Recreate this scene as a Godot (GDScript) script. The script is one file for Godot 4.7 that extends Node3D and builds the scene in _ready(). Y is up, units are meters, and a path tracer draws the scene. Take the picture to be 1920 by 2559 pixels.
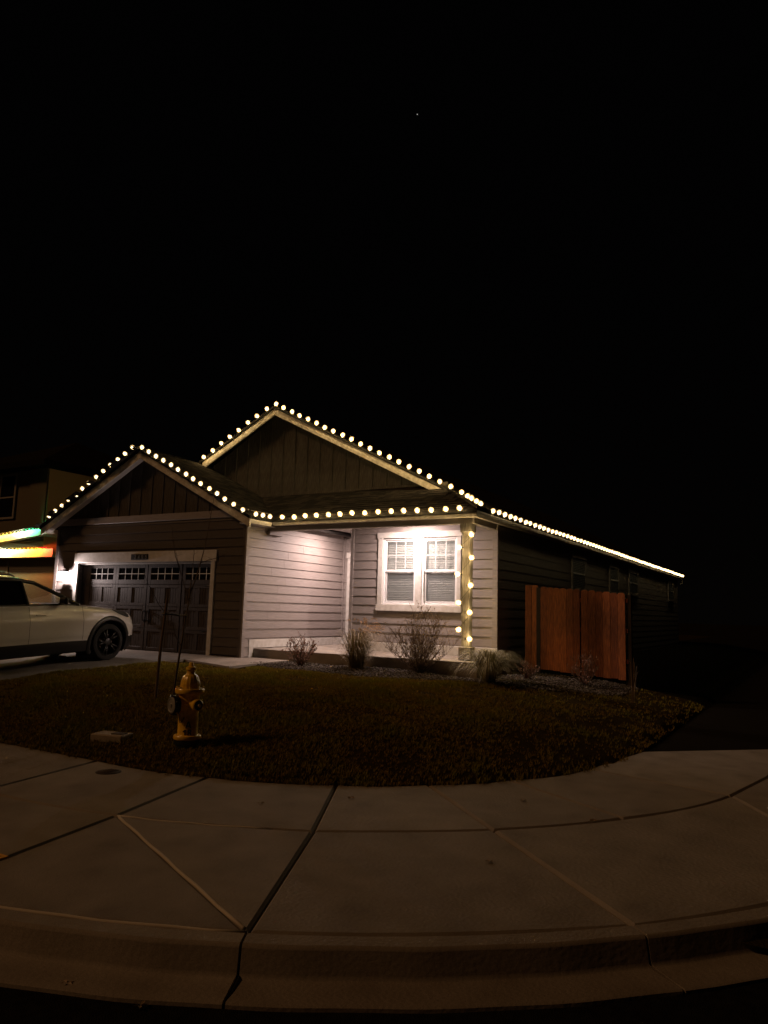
extends Node3D

# ------------------------------------------------------------------ materials
var mats := {}
var rng := RandomNumberGenerator.new()

func lin(r: float, g: float, b: float) -> Color:
	return Color(r, g, b).linear_to_srgb()

func mat(key: String, c: Color, rough := 0.7, metal := 0.0) -> StandardMaterial3D:
	var m := StandardMaterial3D.new()
	m.resource_name = key
	m.albedo_color = c
	m.roughness = rough
	m.metallic = metal
	mats[key] = m
	return m

func noise(sd: int, freq: float, lo: Color, hi: Color, size := 512, oct := 5, mid := 0.5, cell := false) -> NoiseTexture2D:
	var n := FastNoiseLite.new()
	n.seed = sd
	n.noise_type = FastNoiseLite.TYPE_CELLULAR if cell else FastNoiseLite.TYPE_SIMPLEX_SMOOTH
	n.frequency = freq
	n.fractal_octaves = oct
	var t := NoiseTexture2D.new()
	t.width = size
	t.height = size
	t.seamless = true
	t.noise = n
	var g := Gradient.new()
	g.set_color(0, lo)
	g.set_color(1, hi)
	g.add_point(mid, lo.lerp(hi, 0.5))
	t.color_ramp = g
	return t

func tri(m: StandardMaterial3D, scale: Vector3, world := false) -> void:
	m.uv1_triplanar = true
	m.uv1_world_triplanar = world
	m.uv1_scale = scale

func relief(m: StandardMaterial3D, t: Texture2D, cm: float) -> void:
	m.heightmap_enabled = true
	m.heightmap_texture = t
	m.heightmap_scale = cm

func make_materials() -> void:
	var grey_noise := noise(3, 0.012, Color(0.72, 0.7, 0.68), Color(1, 1, 1), 512, 6)
	var fine := noise(5, 0.09, Color(0.68, 0.67, 0.66), Color(1, 1, 1), 512, 4)
	var fine_b := noise(6, 0.11, Color(0, 0, 0), Color(1, 1, 1), 512, 4)
	var grain := noise(8, 0.02, Color(0.62, 0.6, 0.58), Color(1, 1, 1), 512, 6)
	var grain_b := noise(9, 0.03, Color(0, 0, 0), Color(1, 1, 1), 512, 5)
	var lap_grain := noise(18, 0.02, Color(0.86, 0.85, 0.84), Color(1, 1, 1), 512, 6)
	var blotch := noise(12, 0.006, Color(0.80, 0.78, 0.76), Color(1, 1, 1), 512, 6, 0.38)
	# concrete, three batches
	var k := 0
	for c in [lin(0.36, 0.32, 0.275), lin(0.33, 0.29, 0.25), lin(0.40, 0.36, 0.315)]:
		var m := mat("concrete%d" % k, c, 0.88)
		m.albedo_texture = blotch
		tri(m, Vector3(0.42, 0.42, 0.42) * (1.0 + 0.23 * k), true)
		m.uv1_offset = Vector3(0.31 * k, 0.1, 0.57 * k)
		m.detail_enabled = true
		m.detail_albedo = fine
		m.detail_blend_mode = BaseMaterial3D.BLEND_MODE_MUL
		m.detail_uv_layer = BaseMaterial3D.DETAIL_UV_2
		m.uv2_triplanar = true
		m.uv2_world_triplanar = true
		m.uv2_scale = Vector3(2.7, 2.7, 2.7)
		relief(m, fine_b, 0.25)
		k += 1
	var m := mat("asphalt", lin(0.018, 0.017, 0.016), 0.95)
	m.albedo_texture = grey_noise
	tri(m, Vector3(1.7, 1.7, 1.7), true)
	relief(m, fine_b, 0.6)
	m = mat("soil", lin(0.036, 0.026, 0.009), 1.0)
	m.albedo_texture = blotch
	tri(m, Vector3(0.9, 0.9, 0.9), true)
	relief(m, fine_b, 1.0)
	m = mat("dirt", lin(0.014, 0.012, 0.009), 1.0)
	# lap siding: fibre cement with pressed grain, three slightly different boards
	k = 0
	for c in [lin(0.262, 0.234, 0.222), lin(0.252, 0.225, 0.213), lin(0.272, 0.243, 0.231)]:
		for side in 2:
			m = mat("siding%d_%d" % [k, side], c, 0.62)
			m.albedo_texture = lap_grain
			tri(m, Vector3(0.25, 4.0, 5.0) if side == 0 else Vector3(5.0, 4.0, 0.25), true)
			m.uv1_offset = Vector3(0.37 * k, 0.41 * k, 0.13 * k)
			relief(m, grain_b, 0.03)
		k += 1
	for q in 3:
		m = mat("front%d_0" % q, lin(0.088, 0.077, 0.072) * Color(1.0 + 0.04 * q, 1.0 + 0.04 * q, 1.0 + 0.04 * q), 0.62)  # siding copy darkened for the garage front: its dimmer light put into colour
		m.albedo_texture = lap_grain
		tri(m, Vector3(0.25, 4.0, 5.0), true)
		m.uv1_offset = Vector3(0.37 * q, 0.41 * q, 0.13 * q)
	m = mat("gable", lin(0.10, 0.09, 0.078), 0.65)
	m.albedo_texture = grain
	tri(m, Vector3(4.0, 0.3, 4.0), true)
	relief(m, grain_b, 0.1)
	m = mat("trim", lin(0.56, 0.55, 0.53), 0.5)
	m.albedo_texture = noise(15, 0.01, Color(0.9, 0.89, 0.87), Color(1, 1, 1), 512, 5)
	tri(m, Vector3(1.1, 1.1, 1.1), true)
	m = mat("gutter", lin(0.70, 0.66, 0.60), 0.42)
	m.albedo_texture = noise(16, 0.014, Color(0.78, 0.76, 0.72), Color(1, 1, 1), 512, 6)
	tri(m, Vector3(0.9, 0.9, 0.9), true)
	m = mat("post", lin(0.42, 0.39, 0.36), 0.55)
	m.albedo_texture = grain
	tri(m, Vector3(3.0, 0.3, 3.0), true)
	m = mat("beam", lin(0.30, 0.27, 0.255), 0.6)
	m = mat("soffit", lin(0.42, 0.39, 0.365), 0.7)
	m = mat("vinyl", lin(0.70, 0.70, 0.70), 0.3)
	m = mat("blind", lin(0.40, 0.415, 0.38), 0.5)
	m = mat("room", lin(0.30, 0.28, 0.26), 0.9)
	m = mat("hollow", lin(0.02, 0.02, 0.02), 0.9)
	k = 0
	for c in [lin(0.055, 0.05, 0.046), lin(0.04, 0.037, 0.035), lin(0.07, 0.062, 0.055)]:
		m = mat("shingle%d" % k, c, 0.95)
		m.albedo_texture = fine
		tri(m, Vector3(2.5, 2.5, 2.5), true)
		relief(m, fine_b, 0.5)
		k += 1
	m = mat("door", lin(0.085, 0.074, 0.07), 0.5)
	m.albedo_texture = grain
	tri(m, Vector3(3.0, 0.4, 3.0), true)
	m = mat("frontdoor", lin(0.10, 0.045, 0.035), 0.45)
	m = mat("black", lin(0.012, 0.012, 0.013), 0.5)
	m = mat("black_satin", lin(0.016, 0.016, 0.017), 0.35)
	m = mat("rubber", lin(0.014, 0.013, 0.013), 0.85)
	m = mat("wire", lin(0.012, 0.02, 0.012), 0.6)
	m = mat("digit", lin(0.14, 0.135, 0.13), 0.4, 0.3)
	m = mat("alloy", lin(0.05, 0.05, 0.052), 0.4, 0.8)
	m = mat("brass", lin(0.55, 0.43, 0.25), 0.35, 0.8)
	m = mat("steel", lin(0.42, 0.41, 0.40), 0.4, 0.7)
	m = mat("iron", lin(0.045, 0.028, 0.02), 0.75, 0.3)
	m = mat("glass", Color(0.75, 0.8, 0.8, 0.10), 0.03)
	m.transparency = BaseMaterial3D.TRANSPARENCY_ALPHA
	m = mat("dark_glass", lin(0.008, 0.008, 0.009), 0.05)
	m = mat("screen", Color(0.30, 0.30, 0.31, 0.12), 0.9)
	m.transparency = BaseMaterial3D.TRANSPARENCY_ALPHA
	m = mat("paint", lin(0.74, 0.72, 0.70), 0.25)
	m.clearcoat_enabled = true
	m.clearcoat = 1.0
	m.clearcoat_roughness = 0.03
	m = mat("lens", lin(0.02, 0.02, 0.022), 0.08)
	m.clearcoat_enabled = true
	m = mat("hydrant", lin(0.95, 0.62, 0.05), 0.32)
	m.albedo_texture = noise(21, 0.02, Color(0.8, 0.76, 0.7), Color(1, 1, 1), 256, 5)
	tri(m, Vector3(3, 3, 3))
	m.clearcoat_enabled = true
	m.clearcoat = 0.4
	m.clearcoat_roughness = 0.15
	m = mat("hydrant_black", lin(0.012, 0.014, 0.02), 0.3)
	k = 0
	for c in [lin(0.42, 0.118, 0.022), lin(0.33, 0.088, 0.016), lin(0.50, 0.152, 0.034), lin(0.38, 0.108, 0.024)]:
		m = mat("cedar%d" % k, c, 0.75)
		m.albedo_texture = noise(30 + k, 0.02, Color(0.5, 0.44, 0.4), Color(1, 1, 1), 512, 6)
		tri(m, Vector3(5.0, 0.35, 5.0), true)
		m.uv1_offset = Vector3(0.27 * k, 0.4 * k, 0.0)
		relief(m, grain_b, 0.2)
		k += 1
	m = mat("post_dark", lin(0.045, 0.035, 0.03), 0.85)
	m = mat("bark", lin(0.10, 0.075, 0.055), 0.9)
	relief(m, fine_b, 0.2)
	tri(m, Vector3(9, 3, 9))
	m = mat("stake", lin(0.13, 0.09, 0.065), 0.9)
	m = mat("twig", lin(0.10, 0.065, 0.045), 0.85)
	for a in [["leaf_dry", lin(0.20, 0.135, 0.075)], ["leaf_red", lin(0.22, 0.095, 0.07)], ["leaf_green", lin(0.10, 0.10, 0.045)]]:
		m = mat(a[0], a[1], 0.6)
		m.backlight_enabled = true
		m.backlight = Color(0.3, 0.25, 0.15)
	m = mat("strap_leaf", lin(1, 1, 1), 0.55)
	m.vertex_color_use_as_albedo = true
	m.backlight_enabled = true
	m.backlight = Color(0.3, 0.3, 0.2)
	m = mat("grass", lin(1, 1, 1), 0.8)
	m.vertex_color_use_as_albedo = true
	m = mat("pebble", lin(1, 1, 1), 0.8)
	m.vertex_color_use_as_albedo = true
	m = mat("bulb", lin(0.9, 0.85, 0.7), 0.3)
	m.emission_enabled = true
	m.emission = lin(1.0, 0.84, 0.52)
	m.emission_energy_multiplier = 5.2
	m = mat("halo_shell", lin(0.9, 0.7, 0.4), 0.6)  # glowing see-through shell added round each bulb as a painted halo
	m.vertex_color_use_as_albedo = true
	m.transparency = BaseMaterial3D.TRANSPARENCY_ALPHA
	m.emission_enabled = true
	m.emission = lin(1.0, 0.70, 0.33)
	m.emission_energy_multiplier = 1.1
	m = mat("lamp_disc", lin(0.9, 0.9, 0.9), 0.4)
	m.emission_enabled = true
	m.emission = lin(1.0, 0.86, 0.83)
	m.emission_energy_multiplier = 3.0
	m = mat("lantern_glass", lin(0.9, 0.9, 0.9), 0.3)
	m.emission_enabled = true
	m.emission = lin(1.0, 0.88, 0.86)
	m.emission_energy_multiplier = 3.0
	m = mat("star_glow", lin(0.2, 0.2, 0.2), 1.0)
	m.emission_enabled = true
	m.emission = lin(1.0, 0.95, 0.9)
	m.emission_energy_multiplier = 0.5
	m = mat("lit_tan_wall", lin(0.60, 0.45, 0.22), 0.75)  # side wall: the warm light it catches is put into the colour
	m = mat("unlit_olive_wall", lin(0.10, 0.078, 0.045), 0.8)  # front of the same house, its lack of light put into the colour
	m = mat("sign_yellow", lin(0.7, 0.36, 0.04), 0.6)
	m = mat("mat_red", lin(0.30, 0.06, 0.04), 0.95)
	m = mat("lid", lin(0.30, 0.25, 0.20), 0.85)
	relief(m, fine_b, 0.3)
	tri(m, Vector3(4, 4, 4))

	for key in mats:
		if key in ["dirt", "soil", "asphalt", "grass", "pebble", "post_dark"] or key.begins_with("shingle"):
			mats[key].metallic_specular = 0.0
		elif key.begins_with("front") or key in ["door", "gable", "soffit", "beam"]:
			mats[key].metallic_specular = 0.25

# ------------------------------------------------------------------ mesh helpers
func mk(smooth := false) -> SurfaceTool:
	var st := SurfaceTool.new()
	st.begin(Mesh.PRIMITIVE_TRIANGLES)
	st.set_smooth_group(0 if smooth else -1)
	return st

func tri3(st: SurfaceTool, a: Vector3, b: Vector3, c: Vector3) -> void:
	st.add_vertex(a)
	st.add_vertex(b)
	st.add_vertex(c)

func quad(st: SurfaceTool, a: Vector3, b: Vector3, c: Vector3, d: Vector3) -> void:
	tri3(st, a, b, c)
	tri3(st, a, c, d)

# eight corners: bottom ring 0..3 (clockwise seen from above), top ring 4..7
func hexa(st: SurfaceTool, p: Array) -> void:
	quad(st, p[4], p[5], p[6], p[7])
	quad(st, p[3], p[2], p[1], p[0])
	for i in 4:
		var j := (i + 1) % 4
		quad(st, p[i], p[j], p[j + 4], p[i + 4])

func box(st: SurfaceTool, c: Vector3, s: Vector3, bev := 0.0, xf := Transform3D()) -> void:
	var h := s * 0.5
	if bev <= 0.0:
		var p := []
		for y in [-h.y, h.y]:
			for q in [Vector2(-h.x, -h.z), Vector2(h.x, -h.z), Vector2(h.x, h.z), Vector2(-h.x, h.z)]:
				p.append(xf * (c + Vector3(q.x, y, q.y)))
		hexa(st, p)
		return
	# chamfered: for each corner three points, one per face
	var b := minf(bev, minf(h.x, minf(h.y, h.z)) * 0.9)
	var P := {}
	for sx in [-1, 1]:
		for sy in [-1, 1]:
			for sz in [-1, 1]:
				var g := Vector3(sx, sy, sz)
				P[[g, 0]] = xf * (c + Vector3(h.x * sx, (h.y - b) * sy, (h.z - b) * sz))
				P[[g, 1]] = xf * (c + Vector3((h.x - b) * sx, h.y * sy, (h.z - b) * sz))
				P[[g, 2]] = xf * (c + Vector3((h.x - b) * sx, (h.y - b) * sy, h.z * sz))
	var mid: Vector3 = xf * c
	for ax in 3:
		var u := (ax + 1) % 3
		var v := (ax + 2) % 3
		for s0 in [-1, 1]:
			var f := []
			for q in [[-1, -1], [1, -1], [1, 1], [-1, 1]]:
				var g := Vector3.ZERO
				g[ax] = s0
				g[u] = q[0]
				g[v] = q[1]
				f.append(P[[g, ax]])
			face(st, f, mid)
			# edges along u between faces ax and v
			for s1 in [-1, 1]:
				var g0 := Vector3.ZERO
				g0[ax] = s0
				g0[v] = s1
				var g1 := g0
				g0[u] = -1
				g1[u] = 1
				face(st, [P[[g0, ax]], P[[g1, ax]], P[[g1, v]], P[[g0, v]]], mid)
	for sx in [-1, 1]:
		for sy in [-1, 1]:
			for sz in [-1, 1]:
				var g := Vector3(sx, sy, sz)
				face(st, [P[[g, 0]], P[[g, 1]], P[[g, 2]]], mid)

# a convex face, wound so that it faces away from mid
func face(st: SurfaceTool, f: Array, mid: Vector3) -> void:
	var n: Vector3 = (f[1] - f[0]).cross(f[2] - f[0])
	var out: Vector3 = f[0] - mid
	for i in range(1, f.size() - 1):
		if n.dot(out) < 0.0:
			tri3(st, f[0], f[i], f[i + 1])
		else:
			tri3(st, f[0], f[i + 1], f[i])

func bx(c: Vector3, s: Vector3, bev := 0.0) -> SurfaceTool:
	var st := mk()
	box(st, c, s, bev)
	return st

# box between two corners
func span(a: Vector3, b: Vector3, bev := 0.0) -> SurfaceTool:
	return bx((a + b) * 0.5, (b - a).abs(), bev)

func prism(st: SurfaceTool, poly: PackedVector2Array, lo: Callable, hi: Callable) -> void:
	# poly in (x, z); lo/hi give the heights
	var n := poly.size()
	var idx := Geometry2D.triangulate_polygon(poly)
	var cw := Geometry2D.is_polygon_clockwise(poly)
	for t in range(0, idx.size(), 3):
		var v := []
		for q in 3:
			v.append(poly[idx[t + q]])
		var area: float = (v[1] - v[0]).cross(v[2] - v[0])
		if area < 0.0:
			var w = v[1]
			v[1] = v[2]
			v[2] = w
		tri3(st, Vector3(v[0].x, hi.call(v[0]), v[0].y), Vector3(v[1].x, hi.call(v[1]), v[1].y), Vector3(v[2].x, hi.call(v[2]), v[2].y))
		tri3(st, Vector3(v[0].x, lo.call(v[0]), v[0].y), Vector3(v[2].x, lo.call(v[2]), v[2].y), Vector3(v[1].x, lo.call(v[1]), v[1].y))
	for i in n:
		var a := poly[i]
		var b := poly[(i + 1) % n]
		if not cw:
			var w := a
			a = b
			b = w
		quad(st, Vector3(b.x, lo.call(b), b.y), Vector3(b.x, hi.call(b), b.y), Vector3(a.x, hi.call(a), a.y), Vector3(a.x, lo.call(a), a.y))

func frame_of(d: Vector3) -> Basis:
	var y := d.normalized()
	var x := y.cross(Vector3(0.12, 0.3, 0.95)).normalized()
	if x.length() < 0.5:
		x = Vector3.RIGHT
	return Basis(x, y, x.cross(y))

func tube(st: SurfaceTool, pts: Array, r0: float, r1: float, n := 6, caps := true) -> void:
	var rings := []
	for i in pts.size():
		var d: Vector3 = (pts[mini(i + 1, pts.size() - 1)] - pts[maxi(i - 1, 0)])
		var f := frame_of(d)
		var r := lerpf(r0, r1, float(i) / maxf(1.0, pts.size() - 1.0))
		var ring := []
		for k in n:
			var a := TAU * k / n
			ring.append(pts[i] + f.x * cos(a) * r + f.z * sin(a) * r)
		rings.append(ring)
	for i in rings.size() - 1:
		for k in n:
			var j := (k + 1) % n
			quad(st, rings[i][k], rings[i][j], rings[i + 1][j], rings[i + 1][k])
	if caps:
		for k in range(1, n - 1):
			tri3(st, rings[0][0], rings[0][k + 1], rings[0][k])
			var L: Array = rings[-1]
			tri3(st, L[0], L[k], L[k + 1])

# prof: Vector2(radius, height) upwards; sharp corners split the smoothing
func lathe(st: SurfaceTool, prof: Array, n := 24, xf := Transform3D(), flute := 0.0, flutes := 0) -> void:
	var grp := 0
	for i in prof.size() - 1:
		if i > 0:
			var d0: Vector2 = (prof[i] - prof[i - 1]).normalized()
			var d1: Vector2 = (prof[i + 1] - prof[i]).normalized()
			if d0.dot(d1) < 0.8:
				grp += 1
		st.set_smooth_group(grp)
		for k in n:
			var a0 := TAU * k / n
			var a1 := TAU * (k + 1) / n
			var f0 := 1.0 + flute * cos(a0 * flutes)
			var f1 := 1.0 + flute * cos(a1 * flutes)
			var p: Vector2 = prof[i]
			var q: Vector2 = prof[i + 1]
			quad(st, xf * Vector3(p.x * f0 * cos(a0), p.y, p.x * f0 * sin(a0)), xf * Vector3(p.x * f1 * cos(a1), p.y, p.x * f1 * sin(a1)), xf * Vector3(q.x * f1 * cos(a1), q.y, q.x * f1 * sin(a1)), xf * Vector3(q.x * f0 * cos(a0), q.y, q.x * f0 * sin(a0)))

func commit(st: SurfaceTool) -> ArrayMesh:
	st.generate_normals()
	return st.commit()

# a mesh built in world coordinates under a thing (parts), or in local ones
func put(parent: Node, called: String, shape, m: Material, local := false) -> MeshInstance3D:
	var o := MeshInstance3D.new()
	o.name = called
	o.mesh = commit(shape) if shape is SurfaceTool else shape
	o.material_override = m
	parent.add_child(o, true)
	if not local and parent is Node3D and parent != self and parent.get_parent() == self:
		o.position = -parent.position
	return o

func thing(called: String, label: String, category: String, at := Vector3.ZERO, group := "") -> Node3D:
	var o := Node3D.new()
	o.name = called
	add_child(o, true)
	o.position = at
	tag(o, label, category, group)
	return o

func tag(o: Node, label: String, category: String, group := "") -> Node:
	o.set_meta("label", label)
	o.set_meta("category", category)
	if group:
		o.set_meta("group", group)
	return o

func structure(called: String, shape, m: Material) -> MeshInstance3D:
	var o := put(self, called, shape, m)
	o.set_meta("kind", "structure")
	return o

func lamp(parent: Node, at: Vector3, c: Color, e: float, size: float, rng_m := 30.0) -> OmniLight3D:
	var l := OmniLight3D.new()
	l.name = "lamp_light"
	l.light_color = c
	l.light_energy = e
	l.light_size = size
	l.omni_range = rng_m
	l.omni_attenuation = 2.0
	l.shadow_enabled = true
	parent.add_child(l, true)
	l.position = at
	return l

# ------------------------------------------------------------------ the lie of the land
const BC := Vector2(-6.06, -9.43)      # centre of the pavement's inner edge
const BR := 4.11

func inside(x: float, z: float) -> float:
	if x > BC.x and z > BC.y:
		return BR - Vector2(x, z).distance_to(BC)
	if z > BC.y:
		return BC.y + BR - z
	if x > BC.x:
		return BC.x + BR - x
	return minf(BC.y + BR - z, BC.x + BR - x)

func drive_y(z: float) -> float:
	var P := [[-60.0, 0.66], [-12.7, 0.66], [-11.6, 0.64], [-10.5, 0.61], [-9.0, 0.515], [-7.5, 0.40], [-5.4, 0.165], [-3.9, 0.152], [40.0, 0.15]]
	for i in P.size() - 1:
		if z <= P[i + 1][0]:
			return lerpf(P[i][1], P[i + 1][1], clampf((z - P[i][0]) / (P[i + 1][0] - P[i][0]), 0, 1))
	return 0.15

func land(x: float, z: float) -> float:
	var d := inside(x, z)
	var h := 0.06
	if d > 0.0:
		h = 0.165 + 0.45 * (1.0 - exp(-d / 1.8)) + 0.012 * sin(x * 2.3 + z) * minf(d, 1.0) + 0.01 * sin(z * 3.1 - x * 1.3) * minf(d, 1.0)
	elif z < -9.9:
		h = 0.10
	if d > 0.0 and d < 0.05:
		h = lerpf(0.06, 0.17, d / 0.05)
	var w := smoothstep(-11.45, -11.85, x) * smoothstep(-17.9, -17.5, x)
	if z > -12.7:
		h = lerpf(h, minf(h, drive_y(z) - 0.05), w)
	return h

# ------------------------------------------------------------------ scene
func _ready() -> void:
	rng.seed = 11
	make_materials()
	view_and_light()
	ground()
	pavement()
	house()
	neighbour()
	strings()
	fence()
	car()
	hydrant()
	young_tree()
	planting()
	small_things()

func view_and_light() -> void:
	var cam := Camera3D.new()
	cam.name = "camera"
	cam.fov = 69.4
	cam.near = 0.05
	cam.far = 900.0
	cam.current = true
	add_child(cam)
	cam.transform = Transform3D(Basis(Vector3(0.8629625, 0.02736278, -0.50452652), Vector3(0.04387618, 0.99070234, 0.1287779), Vector3(0.50335932, -0.13326719, 0.85373839)), Vector3(0, 1.75, 0))
	var sm := ProceduralSkyMaterial.new()
	sm.sky_top_color = lin(0.0005, 0.00045, 0.0005)
	sm.sky_horizon_color = lin(0.0012, 0.0009, 0.0007)
	sm.ground_bottom_color = lin(0.0006, 0.0004, 0.0003)
	sm.ground_horizon_color = lin(0.0012, 0.0009, 0.0007)
	sm.sky_curve = 0.1
	var sky := Sky.new()
	sky.sky_material = sm
	var env := Environment.new()
	env.background_mode = Environment.BG_SKY
	env.sky = sky
	env.tonemap_mode = Environment.TONE_MAPPER_LINEAR
	env.tonemap_exposure = 1.0
	env.sdfgi_enabled = true
	env.ssao_enabled = true
	env.ssil_enabled = true
	var we := WorldEnvironment.new()
	we.name = "world_environment"
	we.environment = env
	add_child(we)
	# the night's faint warm light from the street side, high on the left
	var sun := DirectionalLight3D.new()
	sun.name = "night_light"
	sun.light_color = lin(1.0, 0.50, 0.20)
	sun.light_energy = 0.16
	sun.light_angular_distance = 7.0
	sun.sky_mode = DirectionalLight3D.SKY_MODE_LIGHT_ONLY
	sun.shadow_enabled = true
	add_child(sun)
	sun.look_at_from_position(Vector3(-0.60, 0.59, 0.54) * 20.0, Vector3.ZERO)

func ground() -> void:
	var st := mk()
	quad(st, Vector3(-400, -0.06, -400), Vector3(400, -0.06, -400), Vector3(400, -0.06, 400), Vector3(-400, -0.06, 400))
	structure("ground", st, mats.dirt)
	st = mk()
	prism(st, PackedVector2Array([Vector2(-90, -2.6), Vector2(-4, -2.6), Vector2(0.3, -7), Vector2(0.3, -90), Vector2(11, -90), Vector2(11, 9), Vector2(-90, 9)]), func(_p): return -0.05, func(_p): return 0.0)
	structure("road", st, mats.asphalt)
	# lawn sheet
	var xs := []
	var zs := []
	var x := -40.0
	while x < 0.6:
		xs.append(x)
		x += 2.0 if x < -20.0 else (0.5 if x < -13.0 else 0.12)
	var z := -60.0
	while z < -4.5:
		zs.append(z)
		z += 2.0 if z < -22.0 else 0.12
	st = mk(true)
	var yard := mk(true)
	for i in xs.size() - 1:
		for j in zs.size() - 1:
			var verge: bool = inside(xs[i + 1], zs[j]) < -0.02 and zs[j] < -9.9 and xs[i] > -3.0
			var a := Vector3(xs[i], land(xs[i], zs[j]), zs[j])
			var b := Vector3(xs[i + 1], land(xs[i + 1], zs[j]), zs[j])
			var c := Vector3(xs[i + 1], land(xs[i + 1], zs[j + 1]), zs[j + 1])
			var d := Vector3(xs[i], land(xs[i], zs[j + 1]), zs[j + 1])
			quad(yard if verge or (zs[j] < -15.6 and xs[i] > -7.0) else st, a, b, c, d)
	structure("lawn", st, mats.soil)
	structure("side_yard", yard, mats.dirt)  # near-black ground: the light fading on this side is put into its colour
	grass()
	# driveway in slabs, front walk
	var drive := structure("driveway", null, mats.concrete1)
	var zc := [-12.72, -10.3, -7.8, -5.36]
	var xc := [-17.3, -14.45, -11.62]
	for i in 2:
		for j in 3:
			st = mk()
			var p := PackedVector2Array()
			for q in 7:
				p.append(Vector2(xc[i] + 0.006, lerpf(zc[j] + 0.006, zc[j + 1] - 0.006, q / 6.0)))
			for q in 7:
				p.append(Vector2(xc[i + 1] - 0.006, lerpf(zc[j + 1] - 0.006, zc[j] + 0.006, q / 6.0)))
			prism(st, p, func(v): return drive_y(v.y) - 0.15, func(v): return drive_y(v.y))
			put(drive, "concrete_slab", st, mats["concrete%d" % ((i + j) % 2)])
	st = mk()
	prism(st, PackedVector2Array([Vector2(-11.61, -12.69), Vector2(-11.61, -11.6), Vector2(-9.75, -10.9), Vector2(-9.9, -12.95), Vector2(-10.2, -13.3), Vector2(-11.03, -13.3), Vector2(-11.03, -12.69)]), func(_p): return 0.4, func(v): return 0.655 if v.y < -12 else 0.635)
	structure("front_walk", st, mats.concrete0)

const BED := [Vector2(-10.1, -11.9), Vector2(-9.4, -11.55), Vector2(-8.6, -11.3), Vector2(-7.87, -11.25), Vector2(-7.1, -11.45), Vector2(-6.5, -11.75), Vector2(-5.4, -12.1), Vector2(-4.6, -12.35), Vector2(-3.8, -12.8), Vector2(-3.3, -13.4), Vector2(-3.1, -14.2), Vector2(-3.05, -15.2), Vector2(-5.5, -15.6), Vector2(-5.5, -13.4), Vector2(-9.9, -13.4)]

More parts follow.
